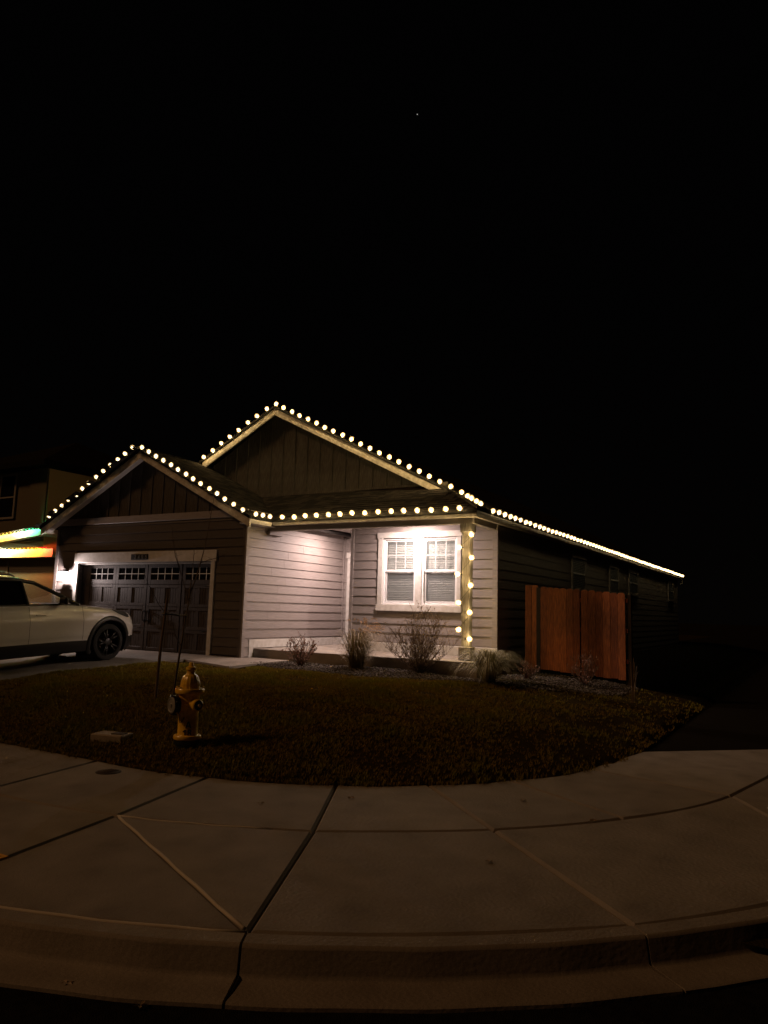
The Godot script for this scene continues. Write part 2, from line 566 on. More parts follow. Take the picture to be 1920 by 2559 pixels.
func grass() -> void:
	var st := mk()
	for b in 9:
		var a := rng.randf() * TAU
		var r := rng.randf() * 0.028
		var o := Vector3(cos(a * 1.7) * r, -0.01, sin(a * 1.7) * r)
		var side := Vector3(cos(a), 0, sin(a)) * rng.randf_range(0.0016, 0.0028)
		var lean := Vector3(-sin(a), 0, cos(a)) * rng.randf_range(0.006, 0.03)
		var h := rng.randf_range(0.028, 0.06)
		var m := o + lean * 0.35 + Vector3(0, h * 0.6, 0)
		var tip := o + lean + Vector3(0, h, 0)
		quad(st, o - side, o + side, m + side * 0.8, m - side * 0.8)
		tri3(st, m - side * 0.8, m + side * 0.8, tip)
	var tuft := commit(st)
	tuft.surface_set_material(0, mats.grass)
	var bed := PackedVector2Array(BED)
	var n := FastNoiseLite.new()
	n.seed = 4
	n.frequency = 0.9
	var spots: Array[Transform3D] = []
	var cols: Array[Color] = []
	for i in 105000:
		var x := rng.randf_range(-12.0, -1.9)
		var z := rng.randf_range(-16.0, -5.2)
		if z < -12.0 and rng.randf() < 0.35:
			continue
		var d := inside(x, z)
		if d < -0.045 * absf(n.get_noise_2d(x * 9.0, z * 9.0)) * 2.0 - 0.01 or (x < -11.58 and z < -5.3):
			continue
		if z < -11.0 and (Geometry2D.is_point_in_polygon(Vector2(x, z), bed) or (x < -9.6 and z < -10.7) or (x < -5.4 and z < -12.8) or z < -15.2):
			continue
		# grass made sparser towards the side street, in place of the light fading
		var thin := smoothstep(-5.2, -1.6, x - (z + 8.3) * 0.42)
		if rng.randf() < thin * (0.80 + 0.5 * n.get_noise_2d(x * 2.0, z * 2.0)):
			continue
		var v := n.get_noise_2d(x, z)
		if v < -0.33 and rng.randf() < 0.6:
			continue
		var s := rng.randf_range(0.7, 1.25) * (0.86 + 0.5 * v)
		var b := Basis(Vector3.UP, rng.randf() * TAU).scaled(Vector3(s, s * rng.randf_range(0.8, 1.2), s))
		spots.append(Transform3D(b, Vector3(x, land(maxf(x, -99), z) if d > 0.06 else 0.16, z)))
		var dry := clampf(0.42 - v * 0.7 + rng.randf_range(-0.25, 0.35), 0, 1)
		cols.append(Color(0.18, 0.18, 0.024).lerp(Color(0.30, 0.19, 0.04), dry))
	var mm := MultiMesh.new()
	mm.transform_format = MultiMesh.TRANSFORM_3D
	mm.use_colors = true
	mm.mesh = tuft
	mm.instance_count = spots.size()
	for i in spots.size():
		mm.set_instance_transform(i, spots[i])
		mm.set_instance_color(i, cols[i])
	var o := MultiMeshInstance3D.new()
	o.name = "grass"
	o.multimesh = mm
	add_child(o, true)
	o.set_meta("kind", "stuff")
	tag(o, "short patchy lawn grass, brown and green, between pavement and house", "grass")
	# gravel of the planting bed
	st = mk()
	var prof := [Vector3(0, 0.5, 0), Vector3(0.5, 0.08, 0.1), Vector3(-0.1, 0.0, 0.48), Vector3(-0.5, 0.05, -0.05), Vector3(0.05, 0.1, -0.42), Vector3(0, -0.3, 0)]
	for k in 4:
		tri3(st, prof[0], prof[1 + (k + 1) % 4], prof[1 + k])
		tri3(st, prof[5], prof[1 + k], prof[1 + (k + 1) % 4])
	var stone := commit(st)
	stone.surface_set_material(0, mats.pebble)
	spots.clear()
	cols.clear()
	for i in 30000:
		var x := rng.randf_range(-10.1, -2.1)
		var z := rng.randf_range(-15.6, -11.2)
		if not Geometry2D.is_point_in_polygon(Vector2(x, z), bed):
			continue
		var s := rng.randf_range(0.02, 0.055)
		var b := Basis.from_euler(Vector3(rng.randf_range(-0.5, 0.5), rng.randf() * TAU, rng.randf_range(-0.5, 0.5))).scaled_local(Vector3(s, s * 0.6, s * rng.randf_range(0.6, 1.0)))
		spots.append(Transform3D(b, Vector3(x, land(x, z) + rng.randf_range(0.0, 0.03), z)))
		var g := rng.randf_range(0.035, 0.17)
		cols.append(Color(g, g * rng.randf_range(0.8, 0.92), g * rng.randf_range(0.66, 0.82)))
	mm = MultiMesh.new()
	mm.transform_format = MultiMesh.TRANSFORM_3D
	mm.use_colors = true
	mm.mesh = stone
	mm.instance_count = spots.size()
	for i in spots.size():
		mm.set_instance_transform(i, spots[i])
		mm.set_instance_color(i, cols[i])
	o = MultiMeshInstance3D.new()
	o.name = "gravel"
	o.multimesh = mm
	add_child(o, true)
	o.set_meta("kind", "stuff")
	tag(o, "loose river gravel in the planting bed along the porch", "gravel")

# ------------------------------------------------------------------ pavement round the corner
const MC := Vector2(-5.956, -9.372)
const MR := 5.419
const KC := Vector2(-5.395, -8.557)
const KR := 6.183

func arc(c: Vector2, r: float, a: Vector2, b: Vector2, n := 10) -> Array:
	var a0 := (a - c).angle()
	var a1 := (b - c).angle()
	var r0 := a.distance_to(c)
	var r1 := b.distance_to(c)
	var out := []
	for i in n + 1:
		var t := i / float(n)
		var w := sin(PI * t)
		var q := lerpf(a0, a1, t)
		out.append(c + Vector2.from_angle(q) * lerpf(lerpf(r0, r1, t), r, w))
	return out

func inset(poly: PackedVector2Array, d: float) -> PackedVector2Array:
	var n := poly.size()
	var out := PackedVector2Array()
	var sgn := -1.0 if Geometry2D.is_polygon_clockwise(poly) else 1.0
	for i in n:
		var e0 := (poly[i] - poly[(i + n - 1) % n]).normalized()
		var e1 := (poly[(i + 1) % n] - poly[i]).normalized()
		var n0 := Vector2(-e0.y, e0.x) * sgn
		var n1 := Vector2(-e1.y, e1.x) * sgn
		var m := n0 + n1
		m = m / maxf(0.35, m.dot(n0)) if m.length() > 0.01 else n0
		out.append(poly[i] + m * d)
	return out

func slab(parent: Node, pts: Array, m: Material, gap := 0.007, y := 0.15) -> void:
	var poly := PackedVector2Array()
	for p in pts:
		if poly.is_empty() or poly[-1].distance_to(p) > 0.01:
			poly.append(p)
	if poly[0].distance_to(poly[-1]) < 0.01:
		poly.remove_at(poly.size() - 1)
	var outer := inset(poly, gap)
	var top := inset(poly, gap + 0.019)
	var st := mk()
	var idx := Geometry2D.triangulate_polygon(top)
	for t in range(0, idx.size(), 3):
		var v := [top[idx[t]], top[idx[t + 1]], top[idx[t + 2]]]
		if (v[1] - v[0]).cross(v[2] - v[0]) < 0.0:
			v.reverse()
		tri3(st, Vector3(v[0].x, y, v[0].y), Vector3(v[1].x, y, v[1].y), Vector3(v[2].x, y, v[2].y))
	var n := poly.size()
	for i in n:
		var j := (i + 1) % n
		var a := Vector3(outer[i].x, y - 0.018, outer[i].y)
		var b := Vector3(outer[j].x, y - 0.018, outer[j].y)
		var mid := Vector3((poly[0].x + poly[n / 2].x) * 0.5, y - 0.2, (poly[0].y + poly[n / 2].y) * 0.5)
		face(st, [Vector3(top[i].x, y, top[i].y), Vector3(top[j].x, y, top[j].y), b, a], mid)
		face(st, [a, b, b - Vector3(0, 0.12, 0), a - Vector3(0, 0.12, 0)], mid)
	put(parent, "concrete_slab", st, m)

func pavement() -> void:
	var walk := structure("pavement", null, mats.concrete0)
	var B := func(x, z): return Vector2(x, z)
	var b0 := Vector2(-11.62, -5.36)
	var j1b := Vector2(-6.481, -5.34)
	var j2b := Vector2(-5.075, -5.47)
	var j4b := Vector2(-3.935, -5.95)
	var j5b := Vector2(-3.256, -6.47)
	var j6b := Vector2(-2.704, -7.13)
	var j7b := Vector2(-2.212, -8.17)
	var m0 := Vector2(-11.62, -3.95)
	var j1m := Vector2(-6.207, -3.96)
	var j2m := Vector2(-4.71, -4.10)
	var j4m := Vector2(-3.259, -4.64)
	var j5m := Vector2(-2.194, -5.46)
	var j6m := Vector2(-1.448, -6.40)
	var j7m := Vector2(-0.789, -7.80)
	var m9 := Vector2(-0.42, -10.9)
	var k0 := Vector2(-11.62, -2.375)
	var k2 := Vector2(-4.371, -2.46)
	var k4 := Vector2(-2.535, -3.07)
	var k5 := Vector2(-0.918, -4.255)
	var k8 := Vector2(0.25, -5.95)
	var k9 := Vector2(0.79, -10.9)
	var AB := func(a, b): return arc(BC, BR, a, b)
	var AM := func(a, b): return arc(MC, MR, a, b)
	var AK := func(a, b): return arc(KC, KR, a, b)
	var C0: Material = mats.concrete0
	var C1: Material = mats.concrete1
	var C2: Material = mats.concrete2
	# inner ring
	slab(walk, [b0 + Vector2(2.4, 0), j1b, j1m, m0 + Vector2(2.4, 0)], C1, 0.006)
	slab(walk, [b0, b0 + Vector2(2.4, 0), m0 + Vector2(2.4, 0), m0], C0, 0.006)
	slab(walk, AB.call(j1b, j2b) + AM.call(j2m, j1m), C0, 0.006)
	slab(walk, AB.call(j2b, j4b) + AM.call(j4m, j2m), C1, 0.006)
	slab(walk, AB.call(j4b, j5b) + AM.call(j5m, j4m), C0, 0.008)
	slab(walk, AB.call(j5b, j6b) + AM.call(j6m, j5m), C1, 0.007)
	slab(walk, AB.call(j6b, j7b) + AM.call(j7m, j6m), C1, 0.003)
	slab(walk, [j7b, Vector2(-1.944, -9.629), Vector2(-0.65, -10.88), Vector2(-0.42, -10.9), Vector2(-0.54, -9.0), j7m], C2, 0.004)
	# outer ring up to the kerb
	slab(walk, [m0, j1m] + AM.call(j1m, j2m) + [k2] + [Vector2(-5.395, -2.374), k0], C0, 0.006)
	slab(walk, [j2m] + AK.call(k4, k2), C1, 0.006)
	slab(walk, AM.call(j2m, j4m) + [k4], C0, 0.007)
	slab(walk, AM.call(j4m, j5m) + AK.call(k5, k4), C1, 0.010)
	slab(walk, AM.call(j5m, j7m) + AK.call(k8, k5), C0, 0.009)
	slab(walk, [j7m, Vector2(-0.54, -9.0), m9, k9, Vector2(0.788, -8.557)] + AK.call(Vector2(0.787, -8.4), k8), C1, 0.005)
	# pale beads along some joints, put in for slab edges catching the light
	var lit_edge_mat := mat("lit_edge", lin(0.46, 0.41, 0.35), 0.85)
	for run in [[[j2m, k4], 0.011], [AM.call(j2m, j4m).slice(0, 9), 0.007], [[k0, Vector2(-5.395, -2.374)] + AK.call(k2, k4), 0.010]]:
		var P := []
		var q := 0
		for v in run[0]:
			P.append(Vector3(v.x, 0.146 + 0.003 * sin(q * 2.1), v.y))
			q += 1
		if P.size() == 2:
			var L := P.duplicate()
			P.clear()
			for i in 15:
				var nn := Vector3(-0.42, 0, 0.91) * 0.004 * sin(i * 1.7)
				P.append(L[0].lerp(L[1], 0.02 + 0.96 * i / 14.0) + nn)
		var bead := mk(true)
		tube(bead, P, run[1], run[1], 6)
		put(walk, "lit_edge_bead", bead, lit_edge_mat)
	# bedding below the joints
	var st := mk()
	prism(st, PackedVector2Array([b0, Vector2(-6, -5.33), j2b, j4b, j5b, j6b, j7b, Vector2(-1.944, -9.6), Vector2(-0.7, -10.85), k9, Vector2(0.78, -8.4), k8, k5, k4, k2, k0]), func(_p): return 0.0, func(_p): return 0.085)
	put(walk, "bedding", st, mats.dirt)
	# kerb and gutter, swept along the corner
	var kerb := structure("kerb", null, mats.concrete0)
	var prof := [Vector2(0.008, 0.02), Vector2(0.008, 0.142), Vector2(0.018, 0.15), Vector2(0.122, 0.148), Vector2(0.134, 0.143), Vector2(0.140, 0.132), Vector2(0.163, 0.030), Vector2(0.168, 0.014), Vector2(0.180, 0.007), Vector2(0.30, 0.014), Vector2(0.412, 0.024), Vector2(0.424, 0.016), Vector2(0.43, -0.04)]
	var a_k4 := (k4 - KC).angle()
	var a_k5 := (k5 - KC).angle()
	var runs := [[PI / 2, a_k4], [a_k4, a_k5], [a_k5, 0.0]]
	var ci := 0
	for r in runs:
		st = mk(true)
		var n := 26
		var g := 0.0011
		var path := []
		if ci == 0:
			path.append([Vector2(-40, KC.y), PI / 2])
			path.append([Vector2(-9, KC.y), PI / 2])
		for i in n + 1:
			path.append([KC, lerpf(r[0] - (0.0 if ci == 0 else g), r[1] + (0.0 if ci == 2 else g), i / float(n))])
		if ci == 2:
			path.append([Vector2(KC.x, -12), 0.0])
			path.append([Vector2(KC.x, -60), 0.0])
		var rows := []
		for q in path:
			var row := []
			var wob := 0.004 * sin(q[1] * 61.0) + 0.003 * sin(q[1] * 23.0)
			for p in prof:
				var rr: float = KR + p.x + (wob if p.x > 0.05 else 0.0)
				var v: Vector2 = q[0] + Vector2.from_angle(q[1]) * rr
				row.append(Vector3(v.x, p.y, v.y))
			rows.append(row)
		for i in rows.size() - 1:
			for k in prof.size() - 1:
				st.set_smooth_group([0, 0, 1, 2, 2, 3, 4, 4, 4, 5, 5, 6][k])
				quad(st, rows[i][k], rows[i][k + 1], rows[i + 1][k + 1], rows[i + 1][k])
		for e in [0, rows.size() - 1]:
			for k in range(1, prof.size() - 1):
				st.set_smooth_group(-1)
				tri3(st, rows[e][0], rows[e][k], rows[e][k + 1])
		put(kerb, "kerb_stone", st, [C0, C1, C0][ci])
		ci += 1

# ------------------------------------------------------------------ the house
const LX := -11.044     # wall beside the porch
const GZ := -12.70      # garage front
const WZ := -14.605     # window wall
const RX := -5.822      # right side wall
const DZ := -16.667     # entry recess
const C0Y := 0.879      # lowest lap line
const CH := 0.2032
var H: Node3D

func part(called: String, shape, m: Material) -> MeshInstance3D:
	return put(H, called, shape, m)

# one lap board; face along +z (axis 0, plane z = w) or +x (axis 1, plane x = w)
func plank(wall: Node, axis: int, w: float, a: float, b: float, y: float, y2 := -1.0) -> void:
	var y1 := y + CH + 0.022 if y2 < 0.0 else y2
	var t0 := 0.013 if axis == 1 and w > -6.5 else 0.028
	var t1 := 0.007
	a += 0.0015
	b -= 0.0015
	var st := mk()
	var P := []
	if axis == 0:
		for q in [[y, t0], [y1, t1]]:
			P += [Vector3(a, q[0], w - 0.01), Vector3(b, q[0], w - 0.01), Vector3(b, q[0], w + q[1]), Vector3(a, q[0], w + q[1])]
	else:
		for q in [[y, t0], [y1, t1]]:
			P += [Vector3(w - 0.01, q[0], a), Vector3(w + q[1], q[0], a), Vector3(w + q[1], q[0], b), Vector3(w - 0.01, q[0], b)]
	hexa(st, P)
	var o := put(wall, "siding_plank", st, mats["%s%d_%d" % [wall.get_meta("paint", "siding"), rng.randi() % 3, axis]], true)

# courses of lap siding with random butt joints; hole = [a, b, y0, y1]
func lap(wall: Node, axis: int, w: float, a: float, b: float, ylo: float, yhi: float, hole := [], joint := 3.4) -> void:
	var j := floori((ylo - C0Y) / CH)
	while C0Y + j * CH < yhi - 0.02:
		var y := maxf(C0Y + j * CH, ylo)
		var y2 := C0Y + (j + 1) * CH + 0.022
		var spans := [[a, b]]
		if hole and y > hole[2] - 0.12 and C0Y + (j + 1) * CH < hole[3] + 0.12:
			spans = [[a, hole[0]], [hole[1], b]]
		for s in spans:
			var p: float = s[0]
			var first := true
			while p < s[1] - 0.01:
				var q: float = s[1]
				if s[1] - p > joint * 0.72:
					q = p + (rng.randf_range(0.35, 1.0) if first else 1.0) * joint
					if s[1] - q < 0.3:
						q = s[1]
				plank(wall, axis, w, p, q, y, minf(y2, yhi))
				p = q
				first = false
		j += 1

func roof(called: String, poly: PackedVector2Array, f: Callable, thick := 0.07) -> MeshInstance3D:
	var st := mk()
	prism(st, poly, func(p): return f.call(p) - thick, f)
	return part(called, st, mats.shingle1)

# asphalt tabs laid in courses: o origin at the eave, u along the eave, v up the slope
func shingles(on: Node, o: Vector3, u: Vector3, v: Vector3, lu: float, lv: float, keep: Callable) -> void:
	var nrm := u.cross(v).normalized()
	if nrm.y < 0:
		nrm = -nrm
	var sts := [mk(), mk(), mk()]
	var r := 0.0
	while r < lv:
		var p := -rng.randf() * 0.25
		while p < lu:
			var w := rng.randf_range(0.13, 0.3)
			var c := o + u * (p + w * 0.5) + v * (r + 0.07)
			if keep.call(c):
				var t := rng.randf_range(0.007, 0.014)
				var P := []
				for q in [[0.0, 0.001], [1.0, 1.0]]:
					for e in [[0.003, 0.0], [w - 0.003, 0.0], [w - 0.003, 0.15], [0.003, 0.15]]:
						var hgt: float = (t if e[1] == 0.0 else 0.002) * q[0] + 0.001
						P.append(o + u * (p + e[0]) + v * (r + e[1]) + nrm * hgt)
				hexa(sts[rng.randi() % 3], P)
			p += w
		r += 0.143
	for k in 3:
		var s := put(on, "shingles", sts[k], mats["shingle%d" % k], true)
		s.set_meta("kind", "stuff")

func gutter(a: Vector3, b: Vector3, outv: Vector3) -> SurfaceTool:
	# ogee gutter with its lip, from a to b (top back edge), opening outwards
	var st := mk()
	var prof := [Vector2(-0.10, 0.0), Vector2(-0.10, -0.112), Vector2(-0.035, -0.114), Vector2(-0.028, -0.098), Vector2(-0.008, -0.055), Vector2(-0.003, -0.02), Vector2(0.0, -0.017), Vector2(0.0, 0.0)]
	var n := prof.size()
	for i in n:
		var p: Vector2 = prof[i]
		var q: Vector2 = prof[(i + 1) % n]
		face(st, [a + outv * p.x + Vector3(0, p.y, 0), b + outv * p.x + Vector3(0, p.y, 0), b + outv * q.x + Vector3(0, q.y, 0), a + outv * q.x + Vector3(0, q.y, 0)], (a + b) * 0.5 - outv * 0.05 - Vector3(0, 0.055, 0))
	for e in [a, b]:
		for i in range(1, n - 1):
			tri3(st, e + outv * prof[0].x + Vector3(0, prof[0].y, 0), e + outv * prof[i].x + Vector3(0, prof[i].y, 0), e + outv * prof[i + 1].x + Vector3(0, prof[i + 1].y, 0))
	return st

func board4(p: Array, z0: float, z1: float) -> SurfaceTool:
	# a flat board outlined by four (x, y) points, between two z planes
	var st := mk()
	var P := []
	for z in [z0, z1]:
		for q in p:
			P.append(Vector3(q.x, q.y, z))
	var mid := Vector3.ZERO
	for v in P:
		mid += v / 8.0
	face(st, [P[0], P[1], P[2], P[3]], mid)
	face(st, [P[4], P[5], P[6], P[7]], mid)
	for i in 4:
		var j := (i + 1) % 4
		face(st, [P[i], P[j], P[j + 4], P[i + 4]], mid)
	return st

func house() -> void:
	H = thing("house", "single storey grey sided house with lit porch and bulbs along its gables", "house", Vector3(-11.5, 0.66, -13.0))
	var trim: Material = mats.trim
	# ---- porch side of the garage
	var wl := part("side_wall", span(Vector3(LX - 0.15, 0.4, DZ - 0.15), Vector3(LX, 3.86, GZ - 0.01)), mats.siding0_1)
	lap(wl, 1, LX, DZ, GZ - 0.085, C0Y - CH, 3.95, [], 3.3)
	part("corner_board", span(Vector3(LX - 0.02, 0.55, GZ - 0.085), Vector3(LX + 0.03, 3.70, GZ + 0.026), 0.004), mats.siding2_1)
	part("corner_board", span(Vector3(LX, 1.04, DZ + 0.002), Vector3(LX + 0.045, 3.79, DZ + 0.06), 0.003), mats.siding2_1)
	# skirt board with its mitred leg at the slab's end
	part("skirt_board", span(Vector3(LX, 0.86, DZ + 0.002), Vector3(LX + 0.034, 1.044, -13.075), 0.004), trim)
	var sk := mk()
	for e in [[[-12.925, 0.60], [-13.075, 0.60], [-13.075, 0.86], [-12.925, 1.044]], [[-13.0755, 0.862], [-13.0755, 1.044], [-12.925, 1.0441]]]:
		var mid := Vector3(LX + 0.017, 0.85, -13.0)
		var A := []
		var B := []
		for q in e:
			A.append(Vector3(LX, q[1], q[0]))
			B.append(Vector3(LX + 0.0335, q[1], q[0]))
		var mid2 := Vector3.ZERO
		for v in A:
			mid2 += v / A.size()
		mid2.x += 0.017
		face(sk, A, mid2)
		face(sk, B, mid2)
		for i in A.size():
			var j := (i + 1) % A.size()
			face(sk, [A[i], A[j], B[j], B[i]], mid2)
	part("skirt_board", sk, trim)
	part("beam_cap", span(Vector3(LX + 0.026, 3.44, -13.85), Vector3(LX + 0.11, 3.53, -13.36), 0.006), mats.siding2_1)
	# ---- entry recess
	var we := part("entry_wall", span(Vector3(LX, 0.6, DZ - 0.2), Vector3(-9.3, 3.9, DZ - 0.01)), mats.siding0_0)
	lap(we, 0, DZ - 0.01, LX + 0.045, -10.90, 1.04, 3.79)
	lap(we, 0, DZ - 0.01, -10.90, -9.46, 3.30, 3.79)
	part("skirt_board", span(Vector3(LX + 0.034, 0.86, DZ - 0.008), Vector3(-10.905, 1.043, DZ + 0.026), 0.004), trim)
	var fd := part("front_door", span(Vector3(-10.75, 0.90, DZ - 0.03), Vector3(-9.80, 3.12, DZ - 0.005), 0.004), mats.frontdoor)
	put(fd, "door_panel", span(Vector3(-10.62, 1.1, DZ - 0.006), Vector3(-10.33, 2.9, DZ + 0.004), 0.008), mats.frontdoor, true)
	put(fd, "door_panel", span(Vector3(-10.22, 1.1, DZ - 0.006), Vector3(-9.93, 2.9, DZ + 0.004), 0.008), mats.frontdoor, true)
	put(fd, "door_handle", span(Vector3(-9.90, 1.85, DZ), Vector3(-9.86, 2.05, DZ + 0.06), 0.01), mats.steel, true)
	put(fd, "door_trim", span(Vector3(-10.90, 0.86, DZ - 0.008), Vector3(-10.752, 3.13, DZ + 0.045), 0.004), trim, true)
	put(fd, "door_trim", span(Vector3(-9.80, 0.86, DZ - 0.008), Vector3(-9.66, 3.13, DZ + 0.045), 0.004), trim, true)
	put(fd, "door_trim", span(Vector3(-10.925, 3.132, DZ - 0.008), Vector3(-9.63, 3.29, DZ + 0.055), 0.004), trim, true)
	put(fd, "threshold", span(Vector3(-10.752, 0.86, DZ + 0.0), Vector3(-9.8, 0.897, DZ + 0.10), 0.004), mats.steel, true)
	# ---- window wall
	var ox0 := -8.587
	var ox1 := -6.73
	var oy0 := 1.908
	var oy1 := 3.40
	var st := mk()
	for r in [[-9.46, ox0, 0.5, 3.9], [ox1, RX - 0.01, 0.5, 3.75], [ox0, ox1, 0.5, oy0], [ox0, ox1, oy1, 3.9], [-7.742, -7.585, oy0, oy1]]:
		box(st, Vector3((r[0] + r[1]) * 0.5, (r[2] + r[3]) * 0.5, WZ - 0.085), Vector3(r[1] - r[0], r[3] - r[2], 0.15))
	box(st, Vector3(-9.385, 2.2, -15.72), Vector3(0.15, 3.4, 1.9))
	var wf := part("front_wall", st, mats.siding0_0)
	lap(wf, 0, WZ - 0.01, -9.388, RX - 0.09, 1.058, 3.79, [-8.70, -6.64, 1.77, 3.54], 3.9)
	part("corner_board", span(Vector3(-9.478, 0.86, WZ - 0.10), Vector3(-9.388, 3.79, WZ + 0.028), 0.004), mats.siding2_0)
	part("corner_board", span(Vector3(RX - 0.092, 1.06, WZ - 0.09), Vector3(RX + 0.028, 3.70, WZ + 0.028), 0.004), mats.siding2_0)
	part("skirt_board", span(Vector3(-9.46, 0.85, WZ - 0.01), Vector3(RX + 0.03, 1.056, WZ + 0.034), 0.004), trim)
	# window: casing, two double hung sashes, blinds behind
	var tz := WZ + 0.045
	var win := part("window", span(Vector3(-8.735, 3.41, WZ - 0.01), Vector3(-6.61, 3.54, tz + 0.012), 0.004), trim)
	put(win, "casing", span(Vector3(-8.713, 1.905, WZ - 0.01), Vector3(-8.59, 3.409, tz), 0.004), trim, true)
	put(win, "casing", span(Vector3(-6.727, 1.905, WZ - 0.01), Vector3(-6.63, 3.409, tz), 0.004), trim, true)
	put(win, "casing", span(Vector3(-7.742, 1.905, WZ - 0.01), Vector3(-7.586, 3.409, tz - 0.004), 0.004), trim, true)
	put(win, "sill", span(Vector3(-8.735, 1.768, WZ - 0.01), Vector3(-6.61, 1.903, tz + 0.014), 0.004), trim, true)
	for wx in [[-8.587, -7.745], [-7.583, -6.73]]:
		double_hung(win, wx[0], wx[1], 1.908, 3.405, WZ)
	# room behind
	st = mk()
	box(st, Vector3(-7.65, 2.3, -17.6), Vector3(3.4, 3.2, 0.1))
	box(st, Vector3(-9.26, 2.3, -16.2), Vector3(0.1, 3.2, 2.9))
	box(st, Vector3(RX - 0.25, 2.3, -16.2), Vector3(0.1, 3.2, 2.9))
	box(st, Vector3(-7.65, 0.8, -16.2), Vector3(3.4, 0.1, 2.9))
	box(st, Vector3(-7.65, 3.85, -16.2), Vector3(3.4, 0.1, 2.9))
	part("bedroom", st, mats.room)
	# ---- right side wall
	var wr := part("right_wall", span(Vector3(RX - 0.15, 0.3, -37.5), Vector3(RX - 0.01, 3.72, WZ - 0.01)), mats.siding0_1)
	lap(wr, 1, RX - 0.01, -37.5, WZ - 0.092, C0Y - CH * 2, 3.64, [], 4.2)
	for w in [[-20.1, -21.3, 2.53], [-24.3, -25.4, 2.58], [-27.1, -28.45, 2.66], [-35.0, -36.3, 2.66]]:
		side_window(w[0], w[1], w[2])
	part("back_wall", span(Vector3(-17.67, 0.3, -37.65), Vector3(RX - 0.01, 3.72, -37.5)), mats.siding0_0)
	part("left_wall", span(Vector3(-17.67, 0.3, -37.5), Vector3(-17.52, 3.72, GZ - 0.01)), mats.siding0_1)
	# ---- porch ceiling, beam, post, slab
	part("porch_ceiling", span(Vector3(LX, 3.79, DZ - 0.1), Vector3(RX - 0.01, 3.85, -13.56)), mats.soffit)
	part("porch_beam", span(Vector3(LX + 0.03, 3.525, -13.56), Vector3(RX + 0.0, 3.86, -13.40), 0.004), mats.beam)
	part("porch_soffit", span(Vector3(-10.66, 3.64, -13.40), Vector3(-5.70, 3.66, -13.22)), mats.soffit)
	part("side_soffit", span(Vector3(RX + 0.002, 3.64, -38.0), Vector3(-5.73, 3.66, -13.401)), mats.soffit)
	part("side_beam", span(Vector3(RX - 0.16, 3.525, WZ + 0.03), Vector3(RX, 3.86, -13.561), 0.004), mats.beam)
	var post := part("porch_post", span(Vector3(-6.078, 1.10, -13.565), Vector3(-5.914, 3.37, -13.40), 0.006), mats.post)
	put(post, "post_base", span(Vector3(-6.118, 0.855, -13.61), Vector3(-5.868, 1.11, -13.365), 0.008), mats.post, true)
	put(post, "post_cap", span(Vector3(-6.118, 3.355, -13.61), Vector3(-5.873, 3.535, -13.36), 0.008), mats.post, true)
	st = mk()
	prism(st, PackedVector2Array([Vector2(LX + 0.036, -13.075), Vector2(-5.57, -13.02), Vector2(-5.60, -14.95), Vector2(RX, -14.95), Vector2(RX, -16.7), Vector2(LX + 0.036, -16.7)]), func(_p): return 0.3, func(p): return 0.845 + clampf(-(p.y + 13.4) * 0.008, -0.002, 0.02))
	part("porch_slab", st, mats.concrete2)
	# downlights
	for d in [[Vector3(-7.664, 3.79, -13.93), 13.0], [Vector3(-10.2, 3.79, -15.2), 12.5]]:
		st = mk()
		lathe(st, [Vector2(0.0, -0.022), Vector2(0.07, -0.02), Vector2(0.078, -0.014)], 20, Transform3D(Basis(), d[0]))
		var disc := part("ceiling_light", st, mats.lamp_disc)
		st = mk()
		lathe(st, [Vector2(0.079, -0.014), Vector2(0.09, -0.012), Vector2(0.095, 0.001)], 20, Transform3D(Basis(), d[0]))
		put(disc, "trim_ring", st, mats.vinyl, true)
		var al := AreaLight3D.new()
		al.name = "downlight"
		al.area_size = Vector2(0.13, 0.13)
		al.light_color = lin(1.0, 0.74, 0.665)
		al.light_energy = d[1]
		al.area_range = 40.0
		al.shadow_enabled = true
		disc.add_child(al, true)
		al.position = d[0] + Vector3(0, -0.026, 0)
		al.rotation_degrees.x = -90.0
	garage()
	roofs()

